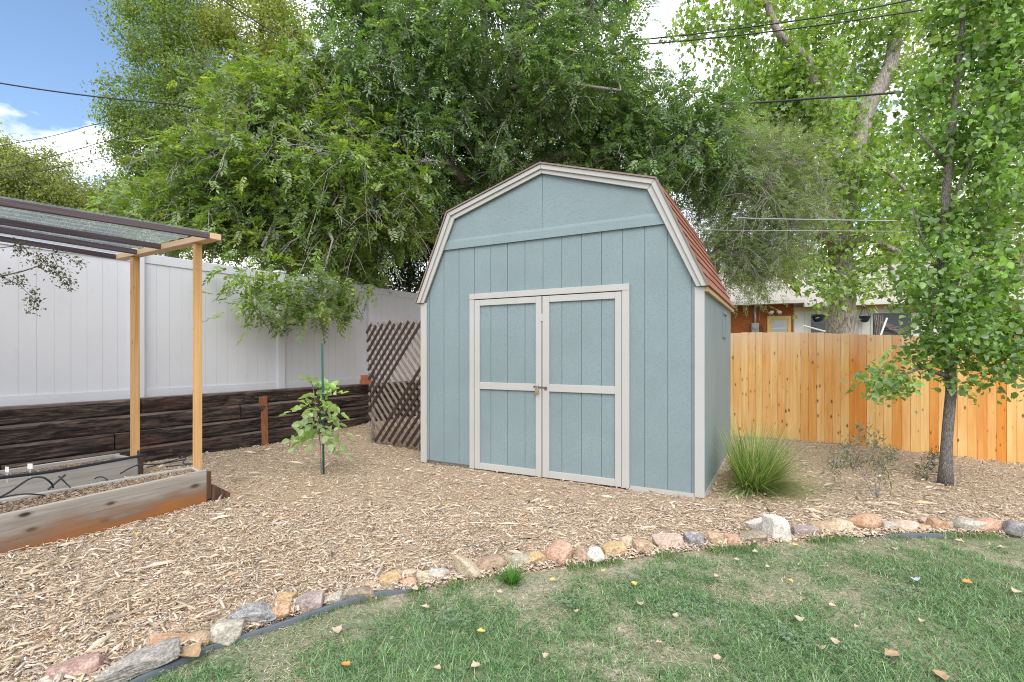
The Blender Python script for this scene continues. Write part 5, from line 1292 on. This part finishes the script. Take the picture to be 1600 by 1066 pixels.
# shrub at the left edge whose twig hangs under the pergola
ry = 4.1
make_tree('rose_bush', 'thin arching branch with tiny leaves hanging under the pergola in front of the white fence', [
    [(-4.7, ry - .2, 0, .018), PT(-140, 500, ry - .1, .014), PT(-60, 440, ry, .010), PT(0, 432, ry, .007), PT(35, 424, ry, .005), PT(62, 415, ry, .004)], [PT(0, 432, ry, .004), PT(30, 445, ry, .003), PT(55, 470, ry, .002)], [PT(-60, 440, ry, .006), PT(-20, 390, ry, .004), PT(20, 385, ry, .003)], [PT(-150, 510, ry - .1, .008), PT(-200, 430, ry, .004)]],
    [px_blob(-170, 440, ry, 40, 50, .2)], 25, spray_simple([(.085, .11, .04), (.12, .14, .05), (.065, .085, .03), (.20, .13, .07)], None, 4, .022, .028, .016, LEAF4, .3), BARK_GREY, LEAFM, droop=.4, per=6, spread=.05, r0=.0024, step=.08, rmax=.004, cat='bush',
    extra=np.array([tuple(at(u, v, ry + random.uniform(-.12, .12))) for u, v in [(40, 388), (60, 392), (80, 396), (100, 400), (118, 410), (128, 416), (70, 408), (90, 415), (100, 425), (105, 440), (108, 452), (62, 400), (45, 400), (35, 440), (45, 452), (55, 460), (58, 470), (10, 438), (22, 430), (52, 482), (42, 490), (95, 432), (85, 425), (75, 415), (25, 392), (30, 382), (112, 448), (15, 436)]]), trunk_n=7)

# ------------------------------------------------------------------ neighbour's house
HY = 19.0; hP = Vector(((1240 - 800) / F * HY, HY)); ha = math.atan2(-.404, .915)
def hx(u):   # pixel column -> metres along the wall
    k = (u - 800) / F; return (k * hP.y - hP.x) / (.915 + .404 * k)
def hz(u, v):
    return EYE - (v - HZ) * (hP.y - .404 * hx(u)) / F
hs = empty('neighbour_house', (hP.x, hP.y, 0), ha, 'single storey orange brick and white sided house with a grey roof beyond the cedar fence', 'house')
mb = MB(); mb.box(-12, -.002, 0, 7, -.3, 3.12); mb.build('brick_wall', BRICKO, hs)
mb = MB(); x = 0.001
xe = hx(1560)
while x < xe - .01: mb.box(x + .004, min(xe, x + .36) - .004, .05, .09, -.3, 3.0); x += .36
mb.box(.001, xe, .07, 7, -.3, 2.99); mb.build('sided_wall', HWHITE, hs)
mb = MB(); mb.box(xe + .002, xe + 6, -.5, 7, -.3, 3.05); mb.build('brick_wall', BRICKO, hs)
def roof(nm, x0, x1, ze, yov, rise, dep, hip=0):
    mb = MB(); th = .06
    mb.add([(x0, -yov, ze), (x1, -yov, ze), (x1 - hip, dep, ze + rise), (x0, dep, ze + rise), (x0, -yov, ze + th), (x1, -yov, ze + th), (x1 - hip, dep, ze + rise + th), (x0, dep, ze + rise + th),
            (x1, 2 * dep + yov, ze), (x0, 2 * dep + yov, ze), (x1, 2 * dep + yov, ze + th), (x0, 2 * dep + yov, ze + th)],
           [(0, 3, 2, 1), (4, 5, 6, 7), (0, 1, 5, 4), (3, 9, 8, 2), (7, 6, 10, 11), (9, 11, 10, 8), (0, 4, 7, 3), (3, 7, 11, 9), (1, 2, 6, 5), (2, 8, 10, 6)])
    r_ = mb.build(nm, ROOFGREY, hs)
    mb = MB(); mb.box(x0, x1, -yov - .09, -yov - .002, ze - .06, ze + .055); mb.box(x0, x1, -yov + .0, .02, ze - .05, ze - .035); mb.build('gutter', HWHITE, r_)
roof('roof', -12.5, .30, 3.17, .45, 2.0, 3.7, 1.2)
roof('roof', .302, xe + 7, 3.02, .42, 1.9, 3.7)
# door, windows, fittings
da, db, dz = hx(1199), hx(1236), hz(1218, 494)
mb = MB(); mb.box(da, da + .11, -.03, .01, -.3, dz); mb.box(db - .11, db, -.03, .01, -.3, dz); mb.box(da + .1105, db - .1105, -.03, .01, dz - .12, dz)
dr = mb.build('door_frame', TRIMTAN, hs)
mb = MB(); mb.box(da + .112, db - .112, -.012, .008, -.3, dz - .121); dd_ = mb.build('door', TRIMTAN, hs)
mb = MB(); mb.box(da + .17, db - .17, -.016, -.013, 1.2, dz - .17); mb.build('door_glass', CURTAIN, dd_)
mb = MB(); mb.box(da + .17, db - .17, -.022, -.0165, 2.2, 2.23); mb.build('glazing_bar', HWHITE, dd_)
for ua, ub, vt, bars in ((1267, 1294, 491, 7), (1331, 1338, 490, 0), (1364, 1424, 489, 9)):
    xa, xb, zt_ = hx(ua), hx(ub), hz((ua + ub) / 2, vt)
    mb = MB(); mb.box(xa, xb, .035, .049, 1.3, zt_); w_ = mb.build('window', GLASS, hs)
    mb = MB(); mb.box(xa - .05, xa - .001, .02, .049, 1.25, zt_ + .05); mb.box(xb + .001, xb + .05, .02, .049, 1.25, zt_ + .05); mb.box(xa, xb, .02, .049, zt_ + .001, zt_ + .05); mb.build('window_frame', HWHITE, w_)
    if bars:
        mb = MB()
        for k in range(bars * 2): mb.box(xa + .01, xb - .01, .025, .034, 1.35 + k * .075, 1.36 + k * .075)
        mb.build('blind', m_plain('blind', (.10, .105, .11)), w_)
mb = MB(); mb.box(.002, xe - .01, .015, .049, 2.84, 2.99); mb.build('frieze_board', TRIMTAN, hs)
xc = hx(1180)
mb = MB(); mb.tube([(xc, -.05, 2.2), (xc, -.05, 3.14)], .045, 8); cd = mb.build('conduit', METALG, hs, sm=True)
mb = MB(); mb.box(xc - .13, xc + .13, -.14, -.002, 2.05, 2.42); mb.tube([(xc, -.22, 2.27), (xc, -.142, 2.27)], .085, 12); mb.build('meter_box', METALG, cd, bevel=.01)
xl = hx(1211)
mb = MB()
for s in (-.1, .1): mb.tube([(xl + s * .4, -.03, hz(1211, 488)), (xl + s, -.16, hz(1211, 488) + .02), (xl + s * 1.5, -.26, hz(1211, 488) - .05)], [.03, .05, .075], 10)
mb.build('flood_light', HWHITE, hs, sm=True)
mb = MB(); mb.tube([(hx(1189), -.03, 2.3), (hx(1187), -.04, 2.15), (hx(1190), -.04, 2.05), (hx(1193), -.03, 2.2), (hx(1190), -.03, 2.35)], .014, 6); mb.build('coiled_cable', RUST, hs)
for u, vtop, lab in ((1348, 478, 'dark hanging flower basket right of the maple trunk, in front of the white wall'), (1279, 486, 'dark hanging flower basket in front of the window left of the maple trunk')):
    x_ = hx(u); p = Vector((hP.x + .915 * x_ - .404 * .28, hP.y - .404 * x_ - .915 * .28, 0)); zb = hz(u, 502 if u > 1300 else 500)
    b_ = empty('hanging_basket', (p.x, p.y, zb), 0, lab, 'hanging basket', 'hanging baskets on the neighbour house')
    mb = MB(); mb.tube([(0, 0, -.05), (0, 0, 0), (0, 0, .16), (0, 0, .165)], [.08, .12, .18, .15], 14); mb.build('pot', POLY, b_)
    mb = MB(); ztop = hz(u, vtop) - zb
    for k in range(3): mb.beam((.17 * math.cos(k * 2.1), .17 * math.sin(k * 2.1), .16), (0, 0, ztop), .012, .012)
    mb.build('hanger', CABLE, b_)
# leaning white stick and a bare twig rack by the dark window
a_, b_ = at(1277, 520, 17.6), at(1288, 490, 17.6)
for (ua, va, ub, vb, lab) in ((1376, 524, 1386, 497, 'short white stick leaning in front of the dark window right of the maple'), (1266, 512, 1300, 521, 'white pole lying askew in front of the window left of the maple trunk')):
    a_, b_ = at(ua, va, 16.8), at(ub, vb, 16.8); d = (b_ - a_); a0_ = a_ - d * (2.5 if ua > 1300 else .3); mb = MB(); mb.tube([Vector((0, 0, 0)), b_ - a0_], .028, 8)
    tag(mb.build('white_pole', WHITEP, None, a0_), lab, 'pole')
mb = MB(); o_ = at(1372, 553, 17.4)
for k in range(16):
    a_, b_ = at(1368 + k * 1.5, 497 + k * 1.2, 17.4), at(1374 + k * 4.2, 512 + k * 1.2 - (k % 3) * 5, 17.4 + .1 * (k % 4)); mb.tube([a_ - o_, b_ - o_], .012, 4)
for k in range(5): mb.tube([at(1366 + k * 3, 492, 17.4) - o_, at(1372 + k * 2, 545, 17.4) - o_], .014, 4)
tag(mb.build('trellis', LATTGREY, None, o_), 'rickety twig trellis in front of the dark window right of the maple', 'trellis')

# ------------------------------------------------------------------ overhead cables
def cable(pts, r, m, label, sag=.12):
    P = [at(*p) for p in pts]; o = P[0].copy(); Q = []
    for p, q in zip(P[:-1], P[1:]):
        for k in range(14):
            t = k / 14; w = p.lerp(q, t); w.z -= sag * 4 * t * (1 - t); Q.append(w - o)
    Q.append(P[-1] - o); mb = MB(); mb.tube(Q, r * (.6 if m is CABLEG else .75), 6)
    tag(mb.build('overhead_cable', m, None, o, sm=True), label, 'cable', 'overhead cables')
cable([(-700, 40, 12), (0, 130, 12), (275, 163, 12.4), (350, 170, 12.6)], .022, CABLE, 'black overhead cable crossing the blue sky at the left edge', .05)
cable([(180, -120, 9), (345, -2, 9), (510, 100, 9.4), (560, 140, 9.6)], .016, CABLE, 'black cable slanting down from the top edge left of the big ash tree', .02)
cable([(-300, 330, 14), (6, 263, 13), (150, 225, 12.6), (420, 150, 11.6), (520, 72, 10.6)], .012, CABLE, 'thin wire rising to the right over the low olive tree at the far left', .02)
cable([(-300, 350, 14), (13, 276, 13), (117, 256, 12.7), (300, 215, 12)], .011, CABLE, 'thin lower wire over the low olive tree at the far left', .02)
cable([(-300, 280, 14), (65, 216, 13), (130, 199, 12.7), (300, 155, 12)], .010, CABLE, 'faint thin wire crossing the white cloud at the far left', .02)
cable([(990, 60, 9.6), (1012, 61, 9.6), (1150, 45, 9.4), (1310, 22, 9.0), (1460, -8, 8.6), (1700, -70, 8)], .017, CABLE, 'upper one of the two dark cables across the top of the maple', .01)
cable([(985, 70, 9.6), (1010, 69, 9.6), (1200, 50, 9.3), (1400, 22, 9.0), (1480, 8, 8.7), (1700, -30, 8)], .017, CABLE, 'lower one of the two dark cables across the top of the maple', .01)
cable([(1090, 163, 9.0), (1130, 163, 9.0), (1280, 153, 8.8), (1420, 143, 8.5), (1700, 120, 8)], .024, CABLE, 'thick dark cable crossing the middle of the maple crown', .01)
cable([(1150, 340, 8.4), (1180, 342, 8.4), (1430, 346, 8.4), (1700, 350, 8.4)], .018, CABLEG, 'pale grey cable low across the maple, the upper of two', .0)
cable([(1100, 359, 8.4), (1130, 360, 8.4), (1450, 362, 8.4), (1700, 364, 8.4)], .011, CABLEG, 'thin pale cable low across the maple, the lower of two', .0)
